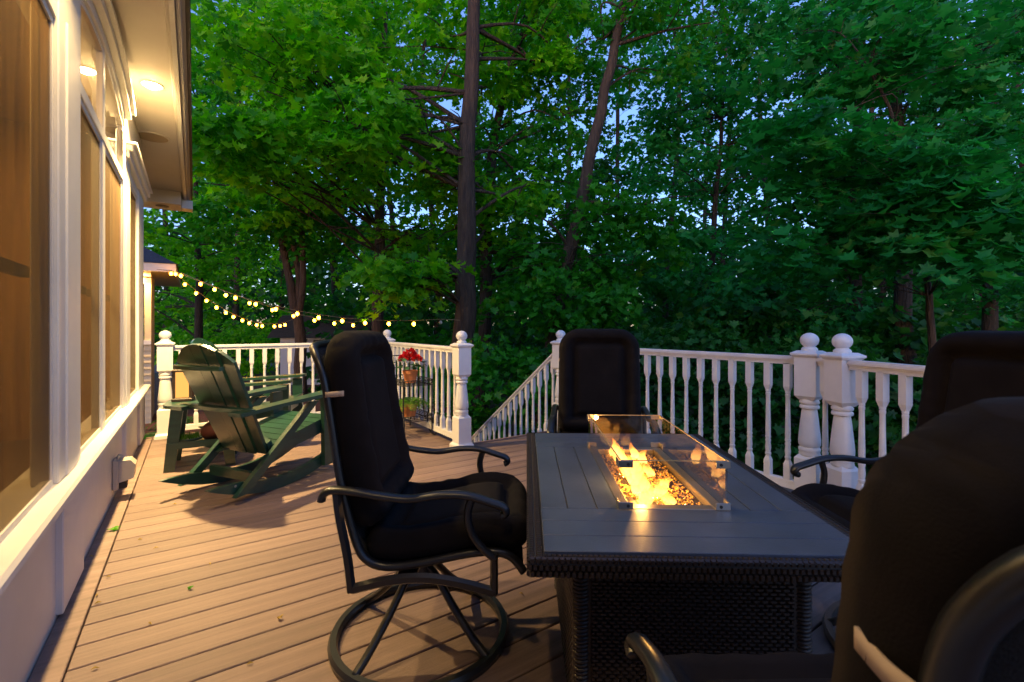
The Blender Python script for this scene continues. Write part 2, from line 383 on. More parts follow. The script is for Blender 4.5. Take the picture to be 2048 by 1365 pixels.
def railing(a, b_, n, label, gap=.066):
    a, b_ = Vector(a), Vector(b_); d = b_ - a; L = d.length; rz = math.atan2(d.y, d.x); L2 = L - 2 * gap
    t = tag(empty('railing', a + d.normalized() * gap, rz), label, 'railing', 'white baluster railings')
    b = MB(); rail_prof(b, L2, .905); b.build('top_rail', 'white_vinyl', t)
    MB().bb(0, L2, -.022, .022, .065, .108, .004).bb(0, L2, -.026, .026, .055, .070).build('bottom_rail', 'white_vinyl', t)
    for k in range(n):
        baluster(t, (L2 * (k + .5) / n, 0, 0))
    return t
PA, PC, PB, PD, PE, PF = H(5.78, -.24), H(5.78, 2.01), H(3.79, 2.01), H(3.82, 3.20), H(1.40, 3.20), Vector((1.915, 2.725, 0))
ROTF = TH + R(25.5) - math.pi
PG = PF + Vector((.150, -.989, 0)) * 2.6
newel(PA, TH, 'white turned post with ball top beside the house wall')
newel(PC, TH, 'white ball topped post at the far corner of the deck, farthest from the camera')
newel(PB, TH, 'white ball topped post at the stair head in front of the big tree trunk')
newel(PD, TH, 'white ball topped post half hidden by the chair at the far table end')
newel(PE, TH, 'left one of the two white ball topped posts standing close together')
newel(PF, math.atan2(-.989, .150), 'right one of the two white ball topped posts standing close together')
railing(PA, PC, 17, 'white railing at the far end of the deck behind the green rockers')
railing(PC, PB, 14, 'white railing behind the black flower cart')
railing(PD, PE, 18, 'long white railing running behind the fire table')
railing(PE, PF, 1, 'very short white railing between the two close posts')
railing(PF, PG, 20, 'white railing at the right edge behind the right chair')
# sloping stair rail
sr = tag(empty('stair_railing', H(3.82 + .066, 3.20, 0), TH + R(90)), 'white sloping stair railing going down to the left', 'railing', 'white baluster railings')
SL = -.70; Ls = 2.1
b = MB(); rail_prof(b, Ls, .84, SL); b.build('top_rail', 'white_vinyl', sr)
b = MB(); b.add([(0, -.022, .03), (Ls, -.022, .03 + SL * Ls), (Ls, .022, .03 + SL * Ls), (0, .022, .03), (0, -.022, .075), (Ls, -.022, .075 + SL * Ls), (Ls, .022, .075 + SL * Ls), (0, .022, .075)],
      [(0, 3, 2, 1), (4, 5, 6, 7), (0, 1, 5, 4), (1, 2, 6, 5), (2, 3, 7, 6), (3, 0, 4, 7)]); b.build('bottom_rail', 'white_vinyl', sr)
for k in range(17):
    x = .06 + k * .120; o = baluster(sr, (x, 0, SL * x - .055 + .0))
# ------------------------------------------------------------------ the house (u = local y, v = local x)
WF = -.41                                        # face of the pilasters
house = tag(empty('house', (0, 0, 0), TH), 'white sunroom wall with tall bronze screens and wide lit soffit, at left', 'house')
U0, U1 = -2.2, 5.95
MB().bb(-.50, -.432, U0, U1 - .02, -.30, .47).build('knee_wall', 'old_white', house)
for a, c in ((-2.1, -1.75), (.35, .72), (2.42, 2.82), (4.38, 4.78), (5.46, 5.95)):
    MB().bb(-.44, WF, a, c, .012, .47, .004).build('base_pilaster', 'old_white', house)
MB().bb(-.436, -.412, U0, U1, .40, .472, .003).build('apron_trim', 'old_white', house)
MB().bb(-.58, -.368, U0, 6.04, .472, .510, .010).build('sill', 'old_white', house)
MB().bb(-.50, -.392, U0, 6.0, .448, .473, .006).build('sill_moulding', 'old_white', house)
# posts between the screens
def post(a, c, z1, depth=WF):
    MB().bb(-.50, depth, a, c, .510, z1, .005).build('pilaster', 'old_white', house)
post(2.41, 2.82, 2.62, -.421); post(4.38, 4.78, 2.52, -.421); post(5.46, 5.95, 2.46, -.421); post(.35, .70, 2.62, -.421)
MB().bb(-.48, -.414, 2.52, 2.72, .511, 2.30, .004).build('pilaster_face', 'old_white', house)
MB().bb(-.48, -.414, 4.47, 4.69, .511, 2.36, .004).build('pilaster_face', 'old_white', house)
MB().bb(-.48, -.431, 3.50, 3.60, .510, 2.17, .003).build('mullion', 'old_white', house)
MB().bb(-.48, -.427, 2.82, 4.38, 2.155, 2.215, .003).build('transom_bar', 'old_white', house)
MB().bb(-.48, -.427, 4.78, 5.46, 2.27, 2.33, .003).build('window_header', 'old_white', house)
MB().bb(-.48, -.427, .70, 2.41, 2.25, 2.33, .003).build('window_header', 'old_white', house)
# upper wall with the arched opening left free
arch = lambda u: 2.50 + .20 * math.sqrt(max(0, 1 - ((u - 3.60) / .80) ** 2))
b = MB(); us = np.linspace(2.82, 4.38, 25)
poly = [(u, arch(u)) for u in us] + [(4.38, 2.96), (2.82, 2.96)]
for i in range(24):
    q = [(us[i], arch(us[i])), (us[i + 1], arch(us[i + 1])), (us[i + 1], 2.96), (us[i], 2.96)]
    b.prism(q, -.56, -.430, 'x')
b.bb(-.56, -.4305, U0, 2.82, 2.33, 2.96).bb(-.56, -.4305, 4.38, U1, 2.33, 2.96)
b.build('upper_wall', 'old_white', house)
def arch_band(off0, off1, v0, v1, name, m='old_white', ext=.0):
    b = MB(); us2 = np.linspace(2.77 - ext, 4.43 + ext, 33); pts = []
    for u in us2:
        a = 2.49 + .21 * math.sqrt(max(0, 1 - ((u - 3.60) / (.88 + ext)) ** 2)); pts.append((u, a))
    for i in range(32):
        (a, za), (c, zc) = pts[i], pts[i + 1]
        b.prism([(a, za + off0), (c, zc + off0), (c, zc + off1), (a, za + off1)], v0, v1, 'x')
    return b.build(name, m, house)
arch_band(-.005, .055, -.47, -.420, 'arch_casing'); arch_band(.055, .10, -.47, -.385, 'arch_crown'); arch_band(.10, .125, -.47, -.36, 'arch_crown_cap', ext=.02)
b = MB().bb(-.48, -.430, 3.52, 3.59, 2.215, 2.69, .003); b.build('transom_mullion', 'old_white', house)
arch_band(-.035, -.004, -.47, -.434, 'transom_frame')
MB().bb(-.449, -.445, 2.83, 4.37, 2.22, 2.69).build('transom_glass', 'pane', house)
# crown over the far and near screens
for a, c in ((4.46, 6.0), (-1.9, 2.70)):
    z = 2.40 if a > 3 else 2.56
    MB().bb(-.46, -.395, a, c, z - .05, z, .006).bb(-.46, -.372, a - .01, c + .01, z, z + .045, .008).bb(-.46, -.352, a - .02, c + .02, z + .045, z + .062, .004).build('crown_moulding', 'old_white', house)
# screens, each with its frame
for a, c, zt in ((2.822, 3.498, 2.154), (3.602, 4.378, 2.154), (4.782, 5.458, 2.268), (.705, 2.408, 2.248)):
    s = MB().bb(-.4445, -.4415, a + .015, c - .015, .52, zt - .015).build('window_screen', 'screen', house)
    f = MB().bb(-.47, -.4365, a, a + .020, .51, zt).bb(-.47, -.4365, c - .020, c, .51, zt).bb(-.469, -.436, a + .020, c - .020, zt - .025, zt).bb(-.469, -.436, a + .020, c - .020, .51, .532)
    f.build('frame', 'old_white', s)
    MB().bb(-.52, -.495, a + .02, c - .02, 1.275, 1.315).build('meeting_rail', 'lantern_wood', s)
# room behind the screens
MB().bb(-2.62, -2.58, U0, U1 - .05, .10, 2.9).build('room_wall', 'interior_wood', house)
MB().bb(-2.60, -.58, U1 - .10, U1 - .05, .10, 2.9).bb(-2.6, -.58, U0, U0 + .05, .10, 2.9).build('room_side_wall', 'interior_wood', house)
MB().bb(-2.6, -.585, U0, U1 - .1, .06, .10).build('room_floor', 'interior_floor', house)
MB().bb(-2.6, -.57, U0, U1 - .1, 2.90, 2.94).build('room_ceiling', 'interior_wood', house)
idr = MB().bb(-1.62, -1.57, 1.35, 2.45, .10, 2.12, .01).build('interior_door', 'interior_door', house)
for z0, z1 in ((.45, 1.2), (1.32, 2.0)):
    MB().bb(-1.568, -1.560, 1.52, 2.28, z0, z1, .004).build('panel', 'interior_wood', idr)
MB().bb(-1.60, -1.55, 2.45, 2.56, .10, 2.22).bb(-1.60, -1.55, 1.24, 1.35, .10, 2.22).build('door_casing', 'interior_door', house)
il = bpy.data.lights.new('room_light', 'AREA'); il.shape = 'DISK'; il.size = .5; il.energy = 13; il.color = (1, .56, .15)
ilo = bpy.data.objects.new('room_light', il); COL.objects.link(ilo); ilo.location = H(2.6, -1.2, 2.88); 
il2 = il.copy(); ilo2 = bpy.data.objects.new('room_light', il2); COL.objects.link(ilo2); ilo2.location = H(4.4, -1.3, 2.88)
# eave
SZ = 2.90
MB().bb(-.56, -.135, U0, 8.15, SZ, SZ + .02).build('soffit', 'soffit', house)
MB().bb(-1.6, -.56, U1, 8.15, SZ + .001, SZ + .021).build('soffit_return', 'soffit', house)
MB().bb(-.140, -.118, U0, 8.15, SZ - .010, SZ + .02, .003).build('soffit_trim', 'soffit', house)
MB().bb(-.118, -.092, U0, 8.20, SZ - .045, SZ + .16).build('fascia', 'white_paint', house)
MB().bb(-.091, -.060, U0, 8.24, SZ - .02, SZ + .14, .006).bb(-.062, -.045, U0, 8.24, SZ + .02, SZ + .15).build('gutter', 'gutter', house)
MB().bb(-.044, -.022, U0, 8.22, SZ + .03, SZ + .18).build('drip_edge', 'dark_edge', house)
MB().add([(-.02, U0, SZ + .17), (-.02, 8.2, SZ + .17), (-3.2, 8.2, SZ + 1.9), (-3.2, U0, SZ + 1.9), (-.02, U0, SZ + .20), (-.02, 8.2, SZ + .20), (-3.2, 8.2, SZ + 1.93), (-3.2, U0, SZ + 1.93)],
         [(0, 1, 2, 3), (7, 6, 5, 4), (0, 4, 5, 1), (1, 5, 6, 2), (2, 6, 7, 3), (3, 7, 4, 0)]).build('roof', 'roof', house)
bx = MB().bb(-.70, -.150, 7.70, 8.14, SZ - .175, SZ - .001, .004).build('eave_box', 'soffit', house)
MB().lathe([(.0, 0), (.075, 0), (.075, .004), (0, .004)], (-.36, 7.9, SZ - .181), n=20).build('vent', 'dark_edge', bx)
MB().bb(-.148, -.02, 7.98, 8.20, SZ - .16, SZ - .04, .004).build('gutter_end', 'white_paint', house)
MB().bb(-1.66, -1.60, U1 - .05, 8.15, -.8, 2.9).build('recessed_wall', 'siding', house)
MB().bb(-1.60, -.50, U1 - .049, U1 - .021, -.8, 2.9).build('end_wall', 'siding', house)
# lamps and speaker in the soffit
def soffit_lamp(u, label, power):
    t = tag(empty('recessed_light', H(u, -.262, SZ), TH), label, 'light', 'soffit lights')
    prof = [(.052, -.004), (.070, -.006), (.074, -.002), (.074, .0), (.052, .0)]
    b = MB(); n = 28
    for r, z in prof: b.v += [(r * math.cos(2 * math.pi * k / n), r * math.sin(2 * math.pi * k / n), z) for k in range(n)]
    b.f = [(i * n + k, i * n + (k + 1) % n, ((i + 1) % 5) * n + (k + 1) % n, ((i + 1) % 5) * n + k) for i in range(5) for k in range(n)]
    b.build('trim_ring', 'white_paint', t, smooth=True)
    MB().lathe([(.001, -.026), (.022, -.024), (.038, -.017), (.047, -.009), (.050, -.003), (.001, -.001)], n=28).build('lens', 'lamp_lens', t)
    L = bpy.data.lights.new('lamp', 'AREA'); L.shape = 'DISK'; L.size = .095; L.energy = power; L.spread = R(125); L.color = (1, .68, .27)
    lo = bpy.data.objects.new('lamp', L); COL.objects.link(lo); lo.parent = t; lo.location = (0, 0, -.034)
soffit_lamp(4.41, 'lit round recessed light in the white soffit, the one in view', 46)
soffit_lamp(2.30, 'recessed soffit light nearer the camera, just above the top left of the picture', 5.5)
soffit_lamp(.20, 'recessed soffit light almost above the camera, outside the picture', 1.5)
t = tag(empty('ceiling_speaker', H(5.62, -.335, SZ), TH), 'round tan speaker grille in the soffit beyond the lit light', 'speaker')
MB().lathe([(.001, -.007), (.125, -.007), (.13, 0), (.001, 0)], n=36).build('grille', 'grille', t, smooth=True, auto=40)
b = MB(); n = 36
for r, z in [(.127, -.008), (.147, -.008), (.15, 0), (.127, 0)]: b.v += [(r * math.cos(2 * math.pi * k / n), r * math.sin(2 * math.pi * k / n), z) for k in range(n)]
b.f = [(i * n + k, i * n + (k + 1) % n, ((i + 1) % 4) * n + (k + 1) % n, ((i + 1) % 4) * n + k) for i in range(4) for k in range(n)]
b.build('rim', 'soffit', t, smooth=True, auto=40)
# weatherproof outlet on the knee wall
t = tag(empty('outlet_cover', H(3.92, -.430, .06), TH), 'grey weatherproof outlet cover on the low white wall', 'outlet')
MB().bb(0, .03, -.065, .065, 0, .19, .006).build('back_plate', 'plastic_cover', t)
MB().prism([(.03, .045), (.105, .065), (.115, .15), (.09, .182), (.03, .185)], -.055, .055, 'y').build('bubble_cover', 'plastic_cover', t)
MB().bb(.03, .07, -.03, .03, .0, .04, .004).build('latch', 'dark_edge', t)
MB().tube([(.02, 0, .19), (.03, 0, .212), (.045, 0, .20)], .011, 8).build('conduit', 'plastic_cover', t)
# second wing far left
wing = tag(empty('garden_room', H(8.6, -1.15, 0), TH), 'yellow lit garden room with dark hipped roof seen past the house corner', 'building')
ex = pt(302, 700, 9.0); ec = pt(341, 545, 9.0)
w = MB(); wx = ex.x
def wbox(x0, x1, y0, y1, z0, z1, name, m, par=wing):
    b = MB().bb(x0, x1, y0, y1, z0, z1); o = b.build(name, m, par); o.matrix_parent_inverse = Matrix.Identity(4)
    return o
wing.location = (ex.x, 9.0, GZ); wing.rotation_euler = (0, 0, TH)
wz = lambda z: z - GZ
for k in range(13):
    z0 = k * .118
    MB().add([(-4, .02, z0), (0, .02, z0), (0, .05, z0 + .118), (-4, .05, z0 + .118), (-4, .3, z0), (0, .3, z0), (0, .3, z0 + .118), (-4, .3, z0 + .118)],
             [(0, 1, 2, 3), (1, 5, 6, 2), (4, 7, 6, 5), (0, 3, 7, 4), (3, 2, 6, 7), (0, 4, 5, 1)]).build('lap_board', 'siding', wing)
wbox(-4, 0, .0, .3, wz(.75), wz(.83), 'sill', 'old_white'); wbox(-.10, 0, .03, .3, wz(.83), wz(2.05), 'corner_board', 'siding')
for k in range(6):
    x = -.10 - k * .34
    wbox(x - .30, x - .02, .12, .13, wz(.83), wz(1.92), 'window_screen', 'screen'); wbox(x - .36, x - .30, .04, .16, wz(.83), wz(1.92), 'mullion', 'siding')
wbox(-4, 0, .03, .3, wz(1.92), wz(2.10), 'frieze', 'siding')
wbox(-.12, -.02, .3, 1.3, 0, wz(2.1), 'side_wall', 'siding')
wbox(-4, .36, -.40, 3.9, wz(2.14), wz(2.17), 'soffit', 'soffit'); wbox(-4, .40, -.44, -.40, wz(2.12), wz(2.27), 'fascia', 'old_white'); wbox(.36, .40, -.40, 3.9, wz(2.12), wz(2.27), 'fascia', 'old_white')
MB().bb(-4, 0, -.03, .03, wz(2.05), wz(2.14)).build('crown_moulding', 'siding', wing)
MB().add([(-4, -.46, wz(2.27)), (.42, -.46, wz(2.27)), (.42, 3.9, wz(2.27)), (-4, 3.9, wz(2.27)), (-4, 1.7, wz(3.5)), (-1.4, 1.7, wz(3.5))],
         [(0, 1, 5, 4), (1, 2, 5), (2, 3, 4, 5), (0, 3, 2, 1), (0, 4, 3)]).build('roof', 'roof', wing)
L = bpy.data.lights.new('wing_lamp', 'AREA'); L.shape = 'DISK'; L.size = .1; L.energy = 16; L.color = (1, .62, .22)
lo = bpy.data.objects.new('lamp', L); COL.objects.link(lo); lo.parent = wing; lo.location = (-.25, -.20, wz(2.12))
MB().lathe([(.001, -.004), (.05, -.004), (.05, 0), (.001, 0)], (-.25, -.20, wz(2.14)), n=16).build('lamp_lens', 'lamp_lens', wing)
# shed behind the trees
sh = tag(empty('garden_shed', pt(640, 690, 15.0), R(8)), 'low dark roofed white shed behind the string lights', 'shed'); sh.location.z = GZ
MB().bb(-1.2, 1.2, 0, 2.2, 0, 1.55).build('wall', 'shed_wall', sh)
MB().bb(-.2, .6, -.01, .02, .2, 1.45).build('door', 'dark_edge', sh)
MB().add([(-1.5, -.3, 1.52), (1.5, -.3, 1.52), (1.5, 1.1, 2.25), (-1.5, 1.1, 2.25), (1.5, 2.5, 1.52), (-1.5, 2.5, 1.52)], [(0, 1, 2, 3), (3, 2, 4, 5), (0, 3, 5), (1, 4, 2), (0, 5, 4, 1)]).build('roof', 'shed_roof', sh)
# ------------------------------------------------------------------ swivel dining chair (x forward, y left)
def smoothpath(P, n=6):
    P = [Vector(p) for p in P]; out = []
    for i in range(len(P) - 1):
        p0, p1, p2, p3 = P[max(i - 1, 0)], P[i], P[i + 1], P[min(i + 2, len(P) - 1)]
        for k in range(n):
            t = k / n
            out.append(.5 * ((2 * p1) + (p2 - p0) * t + (2 * p0 - 5 * p1 + 4 * p2 - p3) * t * t + (3 * p1 - p0 - 3 * p2 + p3) * t ** 3))
    out.append(P[-1]); return out
def cushion(curve, half_w, thick, rc0, rc1, nrm_up, inset=.085, n_w=28, pleats=0, round_end=1.0, seed=1, side=1.0):
    """a padded cushion swept along curve (list of Vectors in the xz plane, y = width); rc0/rc1 corner radii at start/end"""
    rr = random.Random(seed)
    cl = [0.0]
    for a, c in zip(curve, curve[1:]): cl.append(cl[-1] + (c - a).length)
    L = cl[-1]; n_l = 46; b = MB()
    def at(s):
        s = min(max(s, 0), L)
        for i in range(len(cl) - 1):
            if s <= cl[i + 1] + 1e-9:
                t = (s - cl[i]) / max(1e-9, cl[i + 1] - cl[i]); p = curve[i].lerp(curve[i + 1], t)
                d = (curve[min(i + 2, len(curve) - 1)] - curve[max(i - 1, 0)]).normalized()
                return p, d
    def sd(y, s):                                   # distance inside a rounded rectangle
        rc = rc0 if s < L / 2 else rc1
        qx = abs(y) - (half_w - rc); qs = abs(s - L / 2) - (L / 2 - rc)
        return -(math.hypot(max(qx, 0), max(qs, 0)) + min(max(qx, qs), 0) - rc)
    top = []; bot = []
    for i in range(n_l + 1):
        si = L * (.5 - .5 * math.cos(math.pi * (i / n_l))) if False else L * i / n_l
        for j in range(n_w + 1):
            yj = half_w * (-1 + 2 * j / n_w)
            y, s = yj, si
            d = sd(y, s)
            if d < 0:                               # pull outside corners back to the outline
                for _ in range(12):
                    e = 1e-3; gx = (sd(y + e, s) - sd(y - e, s)) / (2 * e); gs = (sd(y, s + e) - sd(y, s - e)) / (2 * e)
                    g2 = gx * gx + gs * gs
                    if g2 < 1e-9: break
                    dd = sd(y, s)
                    if dd >= -1e-5: break
                    y -= dd * gx / g2; s -= dd * gs / g2
                d = 0
            h = thick * .5 * min(1, math.sqrt(max(0, 1 - (1 - min(1, d / .042)) ** 2)))
            gro = math.exp(-((d - inset) / .016) ** 2)
            h2 = h * (1 - .80 * gro) * (1.22 if d < inset else .95)
            if pleats and .008 < d < inset: 
                h2 *= 1 + .03 * math.sin((s if abs(y) > half_w - inset else y) * pleats + 2 * math.sin(s * 23 + y * 9)) + .02 * math.sin(s * 61 + y * 40 + seed)
            p, t = at(s); nv = t.cross(Vector((0, 1, 0))) * side
            base = p + Vector((0, y, 0))
            top.append(base + nv * h2); bot.append(base - nv * h * .9)
    n = n_w + 1; nt_ = len(top)
    fs = []
    for i in range(n_l):
        for j in range(n_w):
            a = i * n + j
            fs.append((a, a + 1, a + n + 1, a + n)); fs.append((nt_ + a, nt_ + a + n, nt_ + a + n + 1, nt_ + a + 1))
    b.add(top + bot, fs)
    return b
def weld(o, d=.0008):
    import bmesh
    bm = bmesh.new(); bm.from_mesh(o.data); bmesh.ops.remove_doubles(bm, verts=bm.verts[:], dist=d); bmesh.ops.recalc_face_normals(bm, faces=bm.faces[:]); bm.to_mesh(o.data); bm.free()
def make_chair():
    t = empty('patio_chair')
    n = 48; b = MB(); rg = .298
    prof = [(-.014, .003), (.014, .003), (.017, .018), (.010, .032), (-.010, .032), (-.017, .018)]
    for dr, z in prof: b.v += [((rg + dr) * math.cos(2 * math.pi * k / n), (rg + dr) * math.sin(2 * math.pi * k / n), z) for k in range(n)]
    b.f = [(i * n + k, i * n + (k + 1) % n, ((i + 1) % 6) * n + (k + 1) % n, ((i + 1) % 6) * n + k) for i in range(6) for k in range(n)]
    b.build('base_ring', 'black_metal', t, smooth=True, auto=35)
    for a in (45, 135, 225, 315):
        c, s = math.cos(R(a + 12)), math.sin(R(a + 12))
        P = smoothpath([(c * .035, s * .035, .245), (c * .07, s * .07, .225), (c * .15, s * .15, .140), (c * .235, s * .235, .062), (c * .292, s * .292, .022)], 5)
        MB().tube(P, .0135, 8).build('spoke', 'black_metal', t, smooth=True)
    MB().lathe([(.028, .19), (.042, .20), (.042, .255), (.033, .26), (.033, .315), (.06, .32), (.06, .335), (.02, .34)], n=16).build('swivel_hub', 'black_metal', t, smooth=True, auto=40)
    MB().bb(-.12, .15, -.09, .09, .335, .352, .004).bb(-.03, .03, -.25, .25, .318, .336, .004).build('seat_plate', 'black_metal', t)
    for sgn in (-1, 1):
        y = .268 * sgn
        arm = smoothpath([(-.250, y, .572), (-.243, y, .592), (-.215, y, .604), (-.15, y, .600), (-.06, y, .585), (.02, y, .578), (.11, y, .590), (.19, y, .588), (.265, y, .566), (.300, y, .553), (.308, y, .535), (.294, y, .527)], 5)
        MB().tube(arm, [.0195] * len(arm), 8, flat=.62, up=(0, 0, 1)).build('arm_rest', 'black_metal', t, smooth=True)
        lower = smoothpath([(-.158, y, .305), (-.05, y, .330), (.055, y, .338), (.16, y, .325), (.272, y, .296)], 5)
        f = MB().tube(lower, .0135, 6, flat=1.2, up=(0, 0, 1))
        up_ = smoothpath([(-.205, y, .594), (-.196, y, .52), (-.172, y, .40), (-.160, y, .298)], 5); f.tube(up_, .0145, 6)
        f.tube([(.272, y, .29), (.272, y, .41)], .012, 6)
        f.build('side_frame', 'black_metal', t, smooth=True, auto=45)
        sp = smoothpath([(.205, y, .582), (.192, y, .53), (.205, y, .47), (.245, y, .42), (.280, y, .395)], 6)
        MB().tube(sp, .0125, 6).build('arm_support', 'black_metal', t, smooth=True)
    rail = lambda q: [(-.325, .105 * q, 1.038), (-.318, .165 * q, 1.030), (-.292, .205 * q, 1.003), (-.270, .222 * q, .965), (-.255, .228 * q, .92), (-.238, .23 * q, .82), (-.205, .235 * q, .62), (-.160, .24 * q, .45), (-.125, .243 * q, .385), (-.06, .243 * q, .360), (.05, .243 * q, .372), (.20, .243 * q, .402), (.285, .243 * q, .404), (.33, .243 * q, .385), (.362, .243 * q, .345)]
    MB().tube(smoothpath(rail(-1)[::-1] + [(-.327, 0, 1.040)] + rail(1), 4), .0135, 8).build('sling_rail', 'black_metal', t, smooth=True)
    # woven sling between the rails
    A, B_ = smoothpath(rail(-1), 4), smoothpath(rail(1), 4); b = MB()
    for p, q in zip(A, B_):
        for f in (.0, .25, .5, .75, 1.0): b.v.append(tuple(p.lerp(q, f)))
    m_ = len(A); b.f = [(i * 5 + j, i * 5 + j + 1, (i + 1) * 5 + j + 1, (i + 1) * 5 + j) for i in range(m_ - 1) for j in range(4)]
    o = b.build('sling', 'sling', t, smooth=True); sm = o.modifiers.new('thick', 'SOLIDIFY'); sm.thickness = .006
    bc = [Vector((-.115, 0, .468)), Vector((-.145, 0, .56)), Vector((-.172, 0, .68)), Vector((-.196, 0, .82)), Vector((-.215, 0, .95)), Vector((-.232, 0, 1.085))]
    o = cushion(smoothpath(bc, 4), .245, .104, .05, .13, None, inset=.088, pleats=70, seed=3, side=-1.0).build('back_cushion', 'fabric', t, smooth=True); weld(o)
    sc_ = [Vector((-.135, 0, .424)), Vector((-.04, 0, .412)), Vector((.08, 0, .424)), Vector((.21, 0, .452)), Vector((.30, 0, .448)), Vector((.372, 0, .405))]
    o = cushion(smoothpath(sc_, 4), .25, .092, .05, .09, None, inset=.085, pleats=60, seed=5, side=1.0).build('seat_cushion', 'fabric', t, smooth=True); weld(o)
    # elastic strap round cushion and sling
    zc, xc = .890, -.222
    pts = smoothpath([(xc + .030, -.243, zc + .003), (xc - .012, -.246, zc), (xc - .040, -.228, zc - .002), (xc - .050, -.15, zc - .004), (xc - .052, 0, zc - .006), (xc - .050, .15, zc - .004), (xc - .040, .228, zc - .002), (xc - .012, .246, zc), (xc + .030, .243, zc + .003)], 4)
    b = MB(); m_ = len(pts)
    for p in pts: b.v += [(p.x, p.y, p.z - .0085), (p.x, p.y, p.z + .0085)]
    b.f = [(2 * i, 2 * (i + 1), 2 * (i + 1) + 1, 2 * i + 1) for i in range(m_ - 1)]
    o = b.build('cushion_strap', 'strap', t, smooth=True); sm = o.modifiers.new('thick', 'SOLIDIFY'); sm.thickness = .003
    return t
ch = make_chair(); G = 'cushioned swivel chairs round the fire table'
ch.location = (-.326, 1.69, 0); ch.rotation_euler = (0, 0, R(0))
tag(ch, 'black cushioned swivel chair left of the fire table, its round base fully seen', 'chair', G)
c2 = copy_tree(ch); c2.location = (.505, 2.68, 0); c2.rotation_euler = (0, 0, R(-90 - 8)); tag(c2, 'black cushioned chair at the far end of the fire table facing the camera', 'chair', G)
c3 = copy_tree(ch); c3.location = (1.40, 1.55, 0); c3.rotation_euler = (0, 0, R(180)); tag(c3, 'black cushioned chair at the right side of the fire table', 'chair', G)
c4 = copy_tree(ch); c4.location = (.497, .550, 0); c4.rotation_euler = (0, 0, R(91)); c4.scale = (1, 1, .970); tag(c4, 'black cushioned chair in the right foreground seen from behind', 'chair', G)
# ------------------------------------------------------------------ fire table
TT = .58; HW, HL = .4175, .63
tb = tag(empty('fire_table', (.470, 1.677, 0), -math.atan(.0312)), 'dark slatted fire pit table on a brown wicker base with burning flames', 'fire table')
def weave(b, o, ax, up, nrm, w, h, cw, chh, d, seed=0):
    o, ax, up, nrm = Vector(o), Vector(ax), Vector(up), Vector(nrm)
    nx, ny = int(round(w / cw)), int(round(h / chh)); cw, chh = w / nx, h / ny
    for j in range(ny):
        for i in range(nx + 1):
            x0 = (i - (.5 if j % 2 else 0)) * cw; x1 = x0 + cw
            x0, x1 = max(0, x0), min(w, x1)
            if x1 - x0 < cw * .2: continue
            z0, z1 = j * chh, (j + 1) * chh; g_ = .06 * chh; e = .22 * (x1 - x0)
            P = [o + ax * a + up * c + nrm * q for a, c, q in ((x0, z0 + g_, -.001), (x1, z0 + g_, -.001), (x1, z1 - g_, -.001), (x0, z1 - g_, -.001),
                 (x0 + e, z0 + .22 * chh, d), (x1 - e, z0 + .22 * chh, d), (x1 - e, z1 - .22 * chh, d), (x0 + e, z1 - .22 * chh, d))]
            b.add(P, [(4, 5, 6, 7), (0, 1, 5, 4), (1, 2, 6, 5), (2, 3, 7, 6), (3, 0, 4, 7)])
X, Y_, Z = (1, 0, 0), (0, 1, 0), (0, 0, 1)
MB().bb(-HW + .008, HW - .008, -HL + .008, HL - .008, TT - .050, TT - .022).build('apron_core', 'wicker', tb)
b = MB()
weave(b, (-HW + .006, -HL + .006, TT - .050), X, Z, (0, -1, 0), 2 * HW - .012, .048, .0135, .016, .006)
weave(b, (-HW + .006, HL - .006, TT - .050), X, Z, (0, 1, 0), 2 * HW - .012, .048, .0135, .016, .006)
weave(b, (-HW + .006, -HL + .006, TT - .050), Y_, Z, (-1, 0, 0), 2 * HL - .012, .048, .0135, .016, .006)
weave(b, (HW - .006, -HL + .006, TT - .050), Y_, Z, (1, 0, 0), 2 * HL - .012, .048, .0135, .016, .006)
RW = .040
weave(b, (-HW, -HL, TT - .008), Y_, X, Z, 2 * HL, RW, .012, RW / 2, .0035); weave(b, (HW - RW, -HL, TT - .008), Y_, X, Z, 2 * HL, RW, .012, RW / 2, .0035)
weave(b, (-HW + RW, -HL, TT - .008), X, Y_, Z, 2 * HW - 2 * RW, .027, .012, .0135, .0035); weave(b, (-HW + RW, HL - .027, TT - .008), X, Y_, Z, 2 * HW - 2 * RW, .027, .012, .0135, .0035)
o = b.build('wicker_apron', 'wicker', tb); o['kind'] = 'stuff'
MB().bb(-HW + .004, HW - .004, -HL + .004, -.36, TT - .022, TT - .0085).bb(-HW + .004, HW - .004, .36, HL - .004, TT - .022, TT - .0085).bb(-HW + .004, -.14, -.36, .36, TT - .022, TT - .0085).bb(.14, HW - .004, -.36, .36, TT - .022, TT - .0085).build('top_tray', 'dark_edge', tb)
xs = [-.3770, -.3000, -.2155, -.1500]; ys_ = [-.6020, -.5170, -.4280, -.3425]; gp = .0014
for a, c in zip(ys_, ys_[1:]):
    for sgn in (1, -1):
        y0, y1 = sorted((a * sgn, c * sgn))
        MB().bb(-.377, .377, y0 + gp, y1 - gp, TT - .012, TT, .0012).build('top_slat', 'table_metal', tb)
for a, c in zip(xs, xs[1:]):
    for sgn in (1, -1):
        x0, x1 = sorted((a * sgn, c * sgn))
        MB().bb(x0 + gp, x1 - gp, -.3425 + gp, .3425 - gp, TT - .012, TT, .0012).build('top_slat', 'table_metal', tb)
